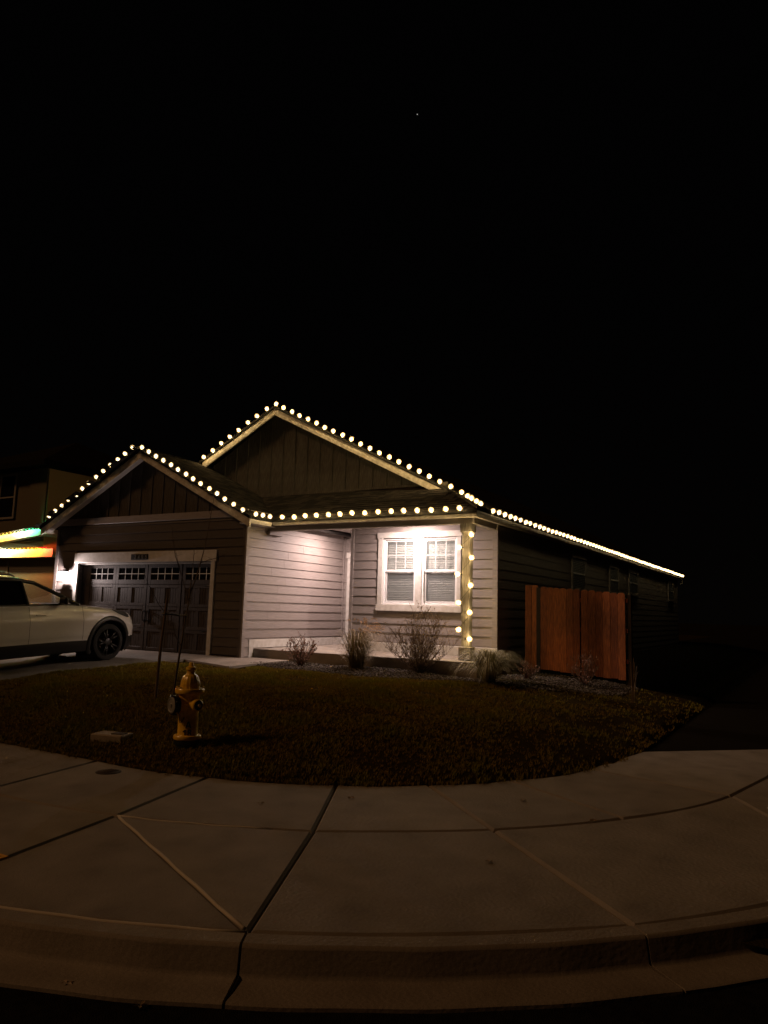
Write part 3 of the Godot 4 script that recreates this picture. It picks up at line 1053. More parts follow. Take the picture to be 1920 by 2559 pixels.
func double_hung(win: Node, x0: float, x1: float, y0: float, y1: float, wz: float) -> void:
	var vin: Material = mats.vinyl
	var zf := wz + 0.012          # frame face
	var f := 0.04
	var ym := lerpf(y0, y1, 0.508)
	var st := mk()
	for r in [[x0, x0 + f, y0, y1], [x1 - f, x1, y0, y1], [x0 + f, x1 - f, y0, y0 + f], [x0 + f, x1 - f, y1 - f, y1]]:
		box(st, Vector3((r[0] + r[1]) * 0.5, (r[2] + r[3]) * 0.5, zf - 0.05), Vector3(r[1] - r[0], r[3] - r[2], 0.10), 0.004)
	put(win, "window_frame", st, vin, true)
	# upper sash further out, lower sash set back behind an insect screen
	for s in [[ym - 0.03, y1 - f, 0.0], [y0 + f, ym + 0.025, 0.028]]:
		var z: float = zf - 0.03 - s[2]
		var a := x0 + f + 0.002
		var b := x1 - f - 0.002
		st = mk()
		var w := 0.034
		for r in [[a, a + w, s[0], s[1]], [b - w, b, s[0], s[1]], [a + w, b - w, s[0], s[0] + 0.05], [a + w, b - w, s[1] - w, s[1]]]:
			box(st, Vector3((r[0] + r[1]) * 0.5, (r[2] + r[3]) * 0.5, z - 0.012), Vector3(r[1] - r[0], r[3] - r[2], 0.024), 0.003)
		put(win, "sash", st, vin, true)
		put(win, "pane", span(Vector3(a + w, s[0] + 0.05, z - 0.018), Vector3(b - w, s[1] - w, z - 0.013)), mats.glass, true)
		if s[2] == 0.0:
			for t in [0.345, 0.668]:
				put(win, "muntin", bx(Vector3(lerpf(a, b, t), (s[0] + s[1]) * 0.5 + 0.008, z - 0.0235), Vector3(0.018, s[1] - s[0] - 0.09, 0.007)), vin, true)
			put(win, "muntin", bx(Vector3((a + b) * 0.5, lerpf(s[0], s[1], 0.52), z - 0.0240), Vector3(b - a - 0.07, 0.018, 0.006)), vin, true)
		else:
			put(win, "insect_screen", bx(Vector3((a + b) * 0.5, (s[0] + s[1]) * 0.5 - 0.015, zf - 0.024), Vector3(b - a - 0.004, s[1] - s[0] - 0.035, 0.002)), mats.screen, true)
	# blind
	var zb := wz - 0.135
	put(win, "blind_headrail", span(Vector3(x0 + 0.05, y1 - 0.09, zb - 0.03), Vector3(x1 - 0.05, y1 - 0.04, zb + 0.03), 0.004), mats.blind, true)
	var y := y0 + 0.075
	put(win, "blind_bottom_rail", span(Vector3(x0 + 0.055, y - 0.03, zb - 0.024), Vector3(x1 - 0.055, y - 0.012, zb + 0.024), 0.004), mats.blind, true)
	var slat := mk(true)
	var L := x1 - x0 - 0.11
	var cr := []
	for q in 5:
		var t := q / 4.0 - 0.5
		cr.append(Vector2(t * 0.05, 0.004 * (1.0 - 4.0 * t * t)))
	for q in 4:
		quad(slat, Vector3(-L / 2, cr[q].y, cr[q].x), Vector3(L / 2, cr[q].y, cr[q].x), Vector3(L / 2, cr[q + 1].y, cr[q + 1].x), Vector3(-L / 2, cr[q + 1].y, cr[q + 1].x))
		quad(slat, Vector3(-L / 2, cr[q + 1].y - 0.002, cr[q + 1].x), Vector3(L / 2, cr[q + 1].y - 0.002, cr[q + 1].x), Vector3(L / 2, cr[q].y - 0.002, cr[q].x), Vector3(-L / 2, cr[q].y - 0.002, cr[q].x))
	var sm := commit(slat)
	while y < y1 - 0.10:
		var o := put(win, "blind_slat", sm, mats.blind, true)
		o.position = Vector3((x0 + x1) * 0.5, y, zb)
		o.rotation_degrees = Vector3(38.0 + rng.randf_range(-2.5, 2.5), 0, rng.randf_range(-0.12, 0.12))
		y += 0.0385
	for t in [0.18, 0.5, 0.82]:
		var s2 := mk()
		tube(s2, [Vector3(lerpf(x0, x1, t), y0 + 0.05, zb + 0.028), Vector3(lerpf(x0, x1, t), y1 - 0.06, zb + 0.028)], 0.0016, 0.0016, 4)
		put(win, "blind_cord", s2, mats.blind, true)

func side_window(z0: float, z1: float, y0: float) -> void:
	var y1 := 3.36
	var x := RX
	var win := part("window", span(Vector3(x - 0.01, y1, z1 - 0.12), Vector3(x + 0.045, y1 + 0.12, z0 + 0.12), 0.004), mats.siding2_1)
	put(win, "sill", span(Vector3(x - 0.01, y0 - 0.11, z1 - 0.12), Vector3(x + 0.055, y0, z0 + 0.12), 0.004), mats.siding2_1, true)
	for z in [[z0, z0 + 0.1], [z1 - 0.1, z1]]:
		put(win, "casing", span(Vector3(x - 0.01, y0 + 0.002, minf(z[0], z[1])), Vector3(x + 0.04, y1 - 0.002, maxf(z[0], z[1])), 0.004), mats.siding2_1, true)
	put(win, "backing", span(Vector3(x - 0.012, y0 + 0.002, z1 + 0.002), Vector3(x + 0.012, y1 - 0.002, z0 - 0.002)), mats.hollow, true)
	var st := mk()
	var y := y0 + 0.03
	while y < y1 - 0.03:
		var P := []
		for q in [[y, 0.0265], [y + 0.034, 0.0215]]:
			P += [Vector3(x + 0.0125, q[0], z1 + 0.03), Vector3(x + q[1], q[0], z1 + 0.03), Vector3(x + q[1], q[0], z0 - 0.03), Vector3(x + 0.0125, q[0], z0 - 0.03)]
		hexa(st, P)
		y += 0.047
	put(win, "blind_slats", st, mats.vinyl, true)
	put(win, "meeting_rail", span(Vector3(x + 0.028, (y0 + y1) * 0.5 - 0.02, z1 + 0.002), Vector3(x + 0.037, (y0 + y1) * 0.5 + 0.02, z0 - 0.002)), mats.vinyl, true)
	put(win, "pane", span(Vector3(x + 0.030, y0 + 0.003, z1 + 0.003), Vector3(x + 0.034, y1 - 0.003, z0 - 0.003)), mats.glass, true)

func garage() -> void:
	var trim: Material = mats.trim
	var st := mk()
	for r in [[-17.67, -16.722, 0.4, 3.9], [-12.05, LX - 0.001, 0.4, 3.9], [-16.722, -12.05, 2.78, 3.9]]:
		box(st, Vector3((r[0] + r[1]) * 0.5, (r[2] + r[3]) * 0.5, GZ - 0.085), Vector3(r[1] - r[0], r[3] - r[2], 0.15))
	var wg := part("garage_wall", st, mats.front0_0)
	wg.set_meta("paint", "front")  # uses the siding copy darkened for dimmer light
	lap(wg, 0, GZ - 0.01, -17.58, LX - 0.09, 0.70, 3.79, [-16.84, -11.9, 0.0, 3.03], 3.6)
	part("corner_board", span(Vector3(-17.69, 0.6, GZ - 0.10), Vector3(-17.58, 3.79, GZ + 0.026), 0.004), mats.front2_0)
	part("corner_board", span(Vector3(LX - 0.09, 0.6, GZ - 0.02), Vector3(LX - 0.021, 3.79, GZ + 0.027), 0.004), mats.front2_0)
	part("belly_band", span(Vector3(-17.69, 3.79, GZ - 0.01), Vector3(LX + 0.02, 3.96, GZ + 0.034), 0.004), mats.siding2_0)
	# gable panel with battens
	var gy := func(x): return 5.50 - 0.499 * absf(x + 14.36)
	st = mk()
	var P := []
	for z in [GZ - 0.16, GZ + 0.004]:
		P.append([Vector3(-17.69, 3.9, z), Vector3(LX, 3.9, z), Vector3(-14.36, 5.55, z)])
	var mid := Vector3(-14.36, 4.4, GZ - 0.08)
	for k in 2:
		face(st, P[k], mid)
	for i in 3:
		var j := (i + 1) % 3
		face(st, [P[0][i], P[0][j], P[1][j], P[1][i]], mid)
	var gp := part("garage_gable", st, mats.gable)
	var x := -17.3
	while x < -11.4:
		if gy.call(x) > 4.1:
			put(gp, "batten", span(Vector3(x - 0.02, 3.962, GZ + 0.002), Vector3(x + 0.02, gy.call(x), GZ + 0.024), 0.003), mats.gable, true)
		x += 0.39
	# casing of the big door
	var gd := part("garage_door", span(Vector3(-16.73, 0.62, -12.90), Vector3(-12.04, 2.80, -12.842)), mats.door)
	put(gd, "head_casing", span(Vector3(-16.865, 2.79, GZ - 0.01), Vector3(-11.88, 3.05, GZ + 0.05), 0.005), trim, true)
	put(gd, "casing", span(Vector3(-16.843, 0.62, GZ - 0.14), Vector3(-16.722, 2.788, GZ + 0.04), 0.005), trim, true)
	put(gd, "casing", span(Vector3(-12.05, 0.62, GZ - 0.14), Vector3(-11.925, 2.788, GZ + 0.04), 0.005), trim, true)
	put(gd, "door_stop", span(Vector3(-16.72, 2.745, GZ - 0.13), Vector3(-12.052, 2.789, GZ - 0.03), 0.004), trim, true)
	var dz := -12.842
	var ys := [0.66, 1.19, 1.72, 2.25, 2.745]
	var cols := [[-16.52, -15.39], [-15.37, -14.25], [-14.23, -13.12], [-13.10, -12.07]]
	var lights := [[-16.387, -15.512], [-15.31, -14.372], [-14.151, -13.204], [-12.975, -12.105]]
	for r in 4:
		for c in 4:
			var a: float = lights[c][0] - 0.10
			var b: float = lights[c][1] + 0.10
			if c == 0:
				a = -16.70
			if c == 3:
				b = -12.06
			var y0: float = ys[r] + 0.004
			var y1: float = ys[r + 1] - 0.004
			st = mk()
			var ia: float = lights[c][0]
			var ib: float = lights[c][1]
			var iy0: float = y0 + 0.075 if r < 3 else 2.368
			var iy1: float = y1 - 0.075 if r < 3 else 2.655
			for q in [[a, ia, y0, y1], [ib, b, y0, y1], [ia, ib, y0, iy0], [ia, ib, iy1, y1]]:
				box(st, Vector3((q[0] + q[1]) * 0.5, (q[2] + q[3]) * 0.5, dz + 0.011), Vector3(q[1] - q[0], q[3] - q[2], 0.024), 0.004)
			if r < 3:
				box(st, Vector3((ia + ib) * 0.5, (iy0 + iy1) * 0.5, dz + 0.0105), Vector3(0.09, iy1 - iy0, 0.023), 0.004)
			put(gd, "door_section", st, mats.door, true)
			if r < 3:
				for h in 2:
					var pa := ia if h == 0 else (ia + ib) * 0.5 + 0.045
					var pb := (ia + ib) * 0.5 - 0.045 if h == 0 else ib
					st = mk()
					for q in 5:
						var u0 := lerpf(pa, pb, q / 5.0) + 0.003
						var u1 := lerpf(pa, pb, (q + 1) / 5.0) - 0.003
						box(st, Vector3((u0 + u1) * 0.5, (iy0 + iy1) * 0.5, dz + 0.003), Vector3(u1 - u0, iy1 - iy0, 0.012), 0.002)
					put(gd, "grooved_panel", st, mats.door, true)
			else:
				# four by two lites
				put(gd, "window_void", span(Vector3(ia, iy0, dz - 0.001), Vector3(ib, iy1, dz + 0.002)), mats.hollow, true)
				st = mk()
				for q in 3:
					box(st, Vector3(lerpf(ia, ib, (q + 1) / 4.0), (iy0 + iy1) * 0.5, dz + 0.014), Vector3(0.014, iy1 - iy0, 0.012))
				box(st, Vector3((ia + ib) * 0.5, (iy0 + iy1) * 0.5, dz + 0.0135), Vector3(ib - ia, 0.014, 0.013))
				put(gd, "window_grille", st, mats.vinyl, true)
				for q in 4:
					for w in 2:
						put(gd, "pane", span(Vector3(lerpf(ia, ib, q / 4.0) + 0.008, lerpf(iy0, iy1, w / 2.0) + 0.008, dz + 0.006), Vector3(lerpf(ia, ib, (q + 1) / 4.0) - 0.008, lerpf(iy0, iy1, (w + 1) / 2.0) - 0.008, dz + 0.011)), mats.dark_glass, true)
	for y in [1.19, 2.24]:
		for s in [-1, 1]:
			st = mk()
			var x0 := -12.07 if s < 0 else -16.70
			box(st, Vector3(x0 + s * 0.13, y, dz + 0.0285), Vector3(0.26, 0.035, 0.006), 0.002)
			box(st, Vector3(x0 + s * 0.27, y, dz + 0.0285), Vector3(0.06, 0.06, 0.006), 0.002)
			for q in [0.04, 0.15, 0.25]:
				box(st, Vector3(x0 + s * q, y, dz + 0.033), Vector3(0.014, 0.014, 0.006), 0.002)
			put(gd, "strap_hinge", st, mats.black_satin, true)
	for x1 in [-14.30, -14.16]:
		st = mk()
		box(st, Vector3(x1, 1.60, dz + 0.028), Vector3(0.06, 0.05, 0.006), 0.002)
		box(st, Vector3(x1, 1.38, dz + 0.028), Vector3(0.06, 0.05, 0.006), 0.002)
		tube(st, [Vector3(x1, 1.61, dz + 0.03), Vector3(x1, 1.59, dz + 0.07), Vector3(x1, 1.49, dz + 0.08), Vector3(x1, 1.39, dz + 0.07), Vector3(x1, 1.37, dz + 0.03)], 0.012, 0.012, 6)
		put(gd, "door_handle", st, mats.black_satin, true)
	# house number
	var plate := part("house_number", span(Vector3(-14.70, 2.845, GZ + 0.0505), Vector3(-14.10, 2.985, GZ + 0.066), 0.006), mats.black_satin)
	var n := -14.60
	for ch in ["2", "4", "0", "5"]:
		var tm := text(ch, 0.125, 0.006)
		var o := put(plate, "digit", tm, mats.digit, true)
		o.position = Vector3(n + 0.06, 2.915, GZ + 0.069)
		n += 0.125
	# wall lantern left of the door
	var lx := -17.15
	var lz := GZ + 0.13
	st = mk()
	box(st, Vector3(lx, 2.50, GZ + 0.03), Vector3(0.11, 0.24, 0.03), 0.006)
	box(st, Vector3(lx, 2.60, GZ + 0.09), Vector3(0.03, 0.03, 0.13))
	for sx in [-1, 1]:
		for sz in [-1, 1]:
			box(st, Vector3(lx + 0.09 * sx, 2.44, lz + 0.02 + 0.09 * sz), Vector3(0.012, 0.24, 0.012))
	box(st, Vector3(lx, 2.315, lz + 0.02), Vector3(0.20, 0.012, 0.20), 0.003)
	box(st, Vector3(lx, 2.566, lz + 0.02), Vector3(0.22, 0.014, 0.22), 0.004)
	box(st, Vector3(lx, 2.59, lz + 0.02), Vector3(0.10, 0.03, 0.10), 0.004)
	var lan := part("wall_lantern", st, mats.black)
	var gl := put(lan, "lantern_glass", span(Vector3(lx - 0.082, 2.325, lz - 0.062), Vector3(lx + 0.082, 2.556, lz + 0.102), 0.006), mats.lantern_glass, true)
	lamp(gl, Vector3(lx, 2.44, lz + 0.02), lin(1.0, 0.80, 0.76), 6.0, 0.06)

func text(s: String, px: float, depth: float) -> TextMesh:
	var t := TextMesh.new()
	t.text = s
	var f := SystemFont.new()
	f.font_names = PackedStringArray(["Droid Sans"])
	f.font_weight = 700
	t.font = f
	t.font_size = 64
	t.pixel_size = px / 64.0
	t.depth = depth
	t.curve_step = 2.0
	return t

func roofs() -> void:
	# garage roof: ridge along the depth at x = -14.36
	var gr := func(p): return 5.585 - 0.499 * absf(p.x + 14.36)
	roof("garage_roof", PackedVector2Array([Vector2(-14.36, -12.36), Vector2(-10.70, -12.36), Vector2(-10.70, -16.5), Vector2(-14.36, -16.5)]), gr)
	var gl := roof("garage_roof", PackedVector2Array([Vector2(-18.03, -12.36), Vector2(-14.36, -12.36), Vector2(-14.36, -16.5), Vector2(-18.03, -16.5)]), gr)
	var s := 1.0 / sqrt(1.0 + 0.499 * 0.499)
	var up := Vector3(-s, 0.499 * s, 0)
	shingles(gl, Vector3(-10.70, 5.585 - 0.499 * 3.66, -12.36), Vector3(0, 0, -1), up, 2.5, 4.05, func(_c): return true)
	shingles(gl, Vector3(-18.03, 5.585 - 0.499 * 3.67, -12.36), Vector3(0, 0, -1), Vector3(s, 0.499 * s, 0), 1.4, 4.05, func(_c): return true)
	# rakes of the garage
	var y0 := 5.51
	for e in [[-14.36, -10.715, 5.51, 3.69], [-18.0, -14.36, 3.69, 5.51]]:
		part("rake_board", board4([Vector2(e[0], e[2]), Vector2(e[1], e[3]), Vector2(e[1], e[3] - 0.185), Vector2(e[0], e[2] - 0.16)], -12.42, -12.385), mats.gutter)
	# underside between rake and wall
	part("rake_soffit", board4([Vector2(-14.36, 5.44), Vector2(-10.74, 3.63), Vector2(-10.74, 3.61), Vector2(-14.36, 5.42)], GZ + 0.035, -12.421), mats.soffit)
	part("rake_soffit", board4([Vector2(-17.98, 3.63), Vector2(-14.36, 5.44), Vector2(-14.36, 5.42), Vector2(-17.98, 3.61)], GZ + 0.035, -12.421), mats.soffit)
	part("gutter", gutter(Vector3(-10.70, 3.715, -13.149), Vector3(-10.70, 3.715, -12.40), Vector3(1, 0, 0)), mats.gutter)
	part("eave_soffit", span(Vector3(LX + 0.001, 3.60, -13.39), Vector3(-10.80, 3.625, -12.43)), mats.soffit)
	part("gutter", gutter(Vector3(-18.03, 3.715, -16.0), Vector3(-18.03, 3.715, -12.40), Vector3(-1, 0, 0)), mats.gutter)
	# porch roof
	var pr := func(p): return 3.775 + 0.512 * (-13.15 - p.y)
	var hip := Vector2(-6.95, -14.43)
	var ps := roof("porch_roof", PackedVector2Array([Vector2(-11.6, -13.14), Vector2(-5.66, -13.14), hip, Vector2(-7.0, -14.8), Vector2(-12.6, -14.8)]), pr)
	var t := 1.0 / sqrt(1.0 + 0.512 * 0.512)
	shingles(ps, Vector3(-12.4, 3.78, -13.14), Vector3(1, 0, 0), Vector3(0, 0.512 * t, -t), 6.8, 1.85, func(c): return c.x < -5.66 + (c.z + 13.14) * 1.0 - 0.02 and c.z > -14.74 and 5.6 - 0.499 * absf(c.x + 14.36) < c.y + 0.05)
	part("gutter", gutter(Vector3(-10.70, 3.742, -13.15), Vector3(-5.665, 3.742, -13.15), Vector3(0, 0, 1)), mats.gutter)
	part("gutter", gutter(Vector3(-5.66, 3.742, -38.3), Vector3(-5.66, 3.742, -13.155), Vector3(1, 0, 0)), mats.gutter)
	var ds := mk()
	tube(ds, [Vector3(-5.70, 3.63, -38.2), Vector3(-5.72, 3.5, -38.2), Vector3(-5.79, 3.42, -38.0)], 0.04, 0.04, 6)
	part("downspout", ds, mats.beam)
	# main roof
	var mr := func(p): return 6.905 - 0.4975 * (p.x + 11.85)
	var ml := func(p): return 6.905 + 0.505 * (p.x + 11.85)
	var rr := roof("main_roof", PackedVector2Array([Vector2(-11.85, -14.40), hip, Vector2(-5.66, -13.14), Vector2(-5.66, -38.4), Vector2(-11.85, -38.4)]), mr)
	roof("main_roof", PackedVector2Array([Vector2(-11.85, -14.40), Vector2(-11.85, -38.4), Vector2(-18.03, -38.4), Vector2(-18.03, -16.45), Vector2(-14.36, -16.45), Vector2(-14.36, -14.40)]), ml)
	var q := 1.0 / sqrt(1.0 + 0.4975 * 0.4975)
	shingles(rr, Vector3(-5.66, 3.827, -13.1), Vector3(0, 0, -1), Vector3(-q, 0.4975 * q, 0), 5.0, 2.2, func(c): return c.x < -5.66 and c.z < -13.14 - (-5.66 - c.x) * 0.98)
	part("rake_board", board4([Vector2(-11.85, 6.845), Vector2(-6.965, 4.412), Vector2(-7.286, 4.412), Vector2(-11.85, 6.665)], -14.47, -14.435), mats.gutter)
	part("rake_board", board4([Vector2(-14.25, 5.60), Vector2(-11.85, 6.845), Vector2(-11.85, 6.665), Vector2(-14.25, 5.42)], -14.47, -14.435), mats.gutter)
	part("rake_soffit", board4([Vector2(-11.85, 6.78), Vector2(-7.1, 4.46), Vector2(-7.1, 4.44), Vector2(-11.85, 6.76)], -14.75, -14.472), mats.soffit)
	# board and batten gable above the porch
	var st := mk()
	var P := []
	for z in [-14.90, -14.75]:
		P.append([Vector3(-16.4, 4.3, z), Vector3(-6.9, 4.3, z), Vector3(-11.85, 6.83, z)])
	var mid := Vector3(-11.85, 5.0, -14.82)
	for k in 2:
		face(st, P[k], mid)
	for i in 3:
		var j := (i + 1) % 3
		face(st, [P[0][i], P[0][j], P[1][j], P[1][i]], mid)
	var gp := part("main_gable", st, mats.gable)
	var x := -11.381 - 0.389 * 7
	while x < -7.2:
		var top := minf(6.74 - 0.4975 * (x + 11.85), 6.74 + 0.51 * (x + 11.85))
		if top > 4.7:
			put(gp, "batten", span(Vector3(x - 0.019, 4.35, -14.752), Vector3(x + 0.019, top, -14.731), 0.003), mats.gable, true)
		x += 0.389
	put(gp, "base_band", span(Vector3(-12.7, 4.50, -14.752), Vector3(-7.05, 4.66, -14.725), 0.004), mats.gable, true)
	# back gable closes the attic
	st = mk()
	face(st, [Vector3(-18.0, 3.72, -37.6), Vector3(-5.7, 3.72, -37.6), Vector3(-11.85, 6.83, -37.6)], Vector3(-11.85, 4, -30))
	part("back_gable", st, mats.gable)

# ------------------------------------------------------------------ festive lights
var halo_shell_mesh: ArrayMesh
func bulb_mesh() -> ArrayMesh:
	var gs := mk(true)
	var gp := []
	for q in [[0.044, 0.32], [0.055, 0.11]]:  # nested shells, fainter outwards, draw the halo round the bulb
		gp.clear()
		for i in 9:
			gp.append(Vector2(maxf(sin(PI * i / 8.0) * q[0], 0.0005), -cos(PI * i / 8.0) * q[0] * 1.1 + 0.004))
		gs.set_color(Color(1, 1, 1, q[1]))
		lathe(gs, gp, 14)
	halo_shell_mesh = commit(gs)
	var st := mk(true)
	var prof := []
	for i in 9:
		var t := i / 8.0
		var r := sin(PI * pow(t, 0.85)) * 0.035
		prof.append(Vector2(maxf(r, 0.0005), lerpf(-0.048, 0.052, t)))
	prof[0].x = 0.014
	lathe(st, prof, 12)
	return commit(st)

func string_of(label: String, pts: Array, dirs: Array, bulb: ArrayMesh, e: float) -> void:
	var at: Vector3 = pts[0]
	var t := thing("string_light", label, "string lights", at, "warm bulbs strung on the house")
	var st := mk()
	var path := []
	for i in pts.size():
		var d: Vector3 = dirs[i].normalized()
		path.append(pts[i] - d * 0.085)
		if i + 1 < pts.size():
			path.append((pts[i] + pts[i + 1]) * 0.5 - d * 0.085 - Vector3(0, 0.012, 0))
		tube(st, [pts[i] - d * 0.095, pts[i] - d * 0.042], 0.013, 0.015, 8)
	tube(st, path, 0.004, 0.004, 5)
	put(t, "cable", st, mats.wire)
	for i in pts.size():
		var d: Vector3 = (dirs[i] + Vector3(rng.randf_range(-0.16, 0.16), rng.randf_range(-0.1, 0.1), rng.randf_range(-0.16, 0.16))).normalized()
		var o := put(t, "bulb", bulb, mats.bulb, true)
		o.transform = Transform3D(frame_of(d), pts[i] - at)
		put(o, "halo_shell", halo_shell_mesh, mats.halo_shell, true)
		lamp(o, Vector3.ZERO, lin(1.0, 0.70, 0.29), e, 0.03, 12.0)

func row(a: Vector3, b: Vector3, n: int, jit := 0.012) -> Array:
	var out := []
	for i in n:
		out.append(a.lerp(b, i / float(n - 1)) + Vector3(rng.randf_range(-jit, jit), rng.randf_range(-jit, jit), rng.randf_range(-jit, jit)))
	return out

func strings() -> void:
	var bulb := bulb_mesh()
	var e := 0.022
	var p := row(Vector3(-17.58, 4.00, -12.30), Vector3(-14.53, 5.615, -12.30), 13)
	var d := []
	for q in p:
		d.append(Vector3(-0.45, 0.8, 0.35))
	string_of("string of bulbs climbing the left slope of the garage gable", p, d, bulb, e * 0.12)
	p = row(Vector3(-14.20, 5.575, -12.30), Vector3(-10.87, 3.885, -12.30), 14)
	p += row(Vector3(-10.62, 3.80, -12.45), Vector3(-10.62, 3.80, -12.95), 3)
	d = []
	for q in p:
		d.append(Vector3(0.35, 0.85, 0.4))
	string_of("string of bulbs down the right slope of the garage gable to the porch corner", p, d, bulb, e * 0.12)
	p = row(Vector3(-10.35, 3.79, -13.07), Vector3(-5.99, 3.79, -13.07), 15)
	d = []
	for q in p:
		d.append(Vector3(0, 0.75, 0.6))
	string_of("string of bulbs along the porch gutter above the window", p, d, bulb, e * 3.4)
	p = row(Vector3(-14.12, 5.735, -14.35), Vector3(-12.05, 6.83, -14.35), 8)
	d = []
	for q in p:
		d.append(Vector3(-0.45, 0.8, 0.35))
	string_of("string of bulbs up the short left slope of the tall gable", p, d, bulb, e * 3.4)
	p = row(Vector3(-11.75, 6.92, -14.35), Vector3(-6.80, 4.47, -14.35), 20)
	p += [Vector3(-6.52, 4.325, -14.31), Vector3(-6.3, 4.20, -14.12), Vector3(-6.15, 4.13, -13.99), Vector3(-6.0, 4.045, -13.9), Vector3(-5.85, 3.965, -13.77)]
	d = []
	for q in p:
		d.append(Vector3(0.35, 0.85, 0.3))
	string_of("string of bulbs down the long right slope of the tall gable and the hip", p, d, bulb, e * 3.4)
	p = row(Vector3(-5.64, 3.83, -13.92), Vector3(-5.64, 3.83, -38.1), 76, 0.008)
	d = []
	for q in p:
		d.append(Vector3(0.55, 0.8, 0))
	string_of("long string of bulbs running back along the right side gutter", p, d, bulb, e * 0.8)
	# wound round the porch post
	p = [Vector3(-5.86, 3.295, -13.345), Vector3(-6.12, 3.05, -13.34), Vector3(-5.85, 2.84, -13.345), Vector3(-6.14, 2.52, -13.34), Vector3(-5.865, 2.30, -13.345), Vector3(-6.16, 1.96, -13.45), Vector3(-5.88, 1.775, -13.345), Vector3(-6.15, 1.435, -13.45), Vector3(-5.875, 1.265, -13.345)]
	d = [Vector3(0.9, 0.1, 0.4), Vector3(-0.9, 0, 0.4), Vector3(0.9, 0.1, 0.4), Vector3(-0.9, 0.1, 0.3), Vector3(0.9, 0, 0.4), Vector3(-1, -0.1, 0.0), Vector3(0.9, -0.1, 0.4), Vector3(-1, 0, 0), Vector3(0.9, 0, 0.4)]
	var t := thing("string_light", "string of bulbs wound in a spiral round the porch post", "string lights", Vector3(-6.0, 3.3, -13.4), "warm bulbs strung on the house")
	var st := mk()
	var path := []
	for i in p.size():
		var dd: Vector3 = d[i].normalized()
		tube(st, [p[i] - dd * 0.09, p[i] - dd * 0.042], 0.013, 0.015, 8)
		path.append(p[i] - dd * 0.085)
		if i + 1 < p.size():
			var y0: float = p[i].y
			var y1: float = p[i + 1].y
			# round the front on the way left, round the back on the way right
			if i % 2 == 0:
				path.append(Vector3(-5.905, lerpf(y0, y1, 0.2), -13.392))
				path.append(Vector3(-6.085, lerpf(y0, y1, 0.8), -13.392))
			else:
				path.append(Vector3(-6.086, lerpf(y0, y1, 0.3), -13.572))
				path.append(Vector3(-5.906, lerpf(y0, y1, 0.7), -13.572))
	tube(st, path, 0.004, 0.004, 5)
	put(t, "cable", st, mats.wire)
	for i in p.size():
		var o := put(t, "bulb", bulb, mats.bulb, true)
		o.transform = Transform3D(frame_of(d[i]), p[i] - t.position)
		put(o, "halo_shell", halo_shell_mesh, mats.halo_shell, true)
		lamp(o, Vector3.ZERO, lin(1.0, 0.70, 0.29), e * 4.5, 0.03, 12.0)

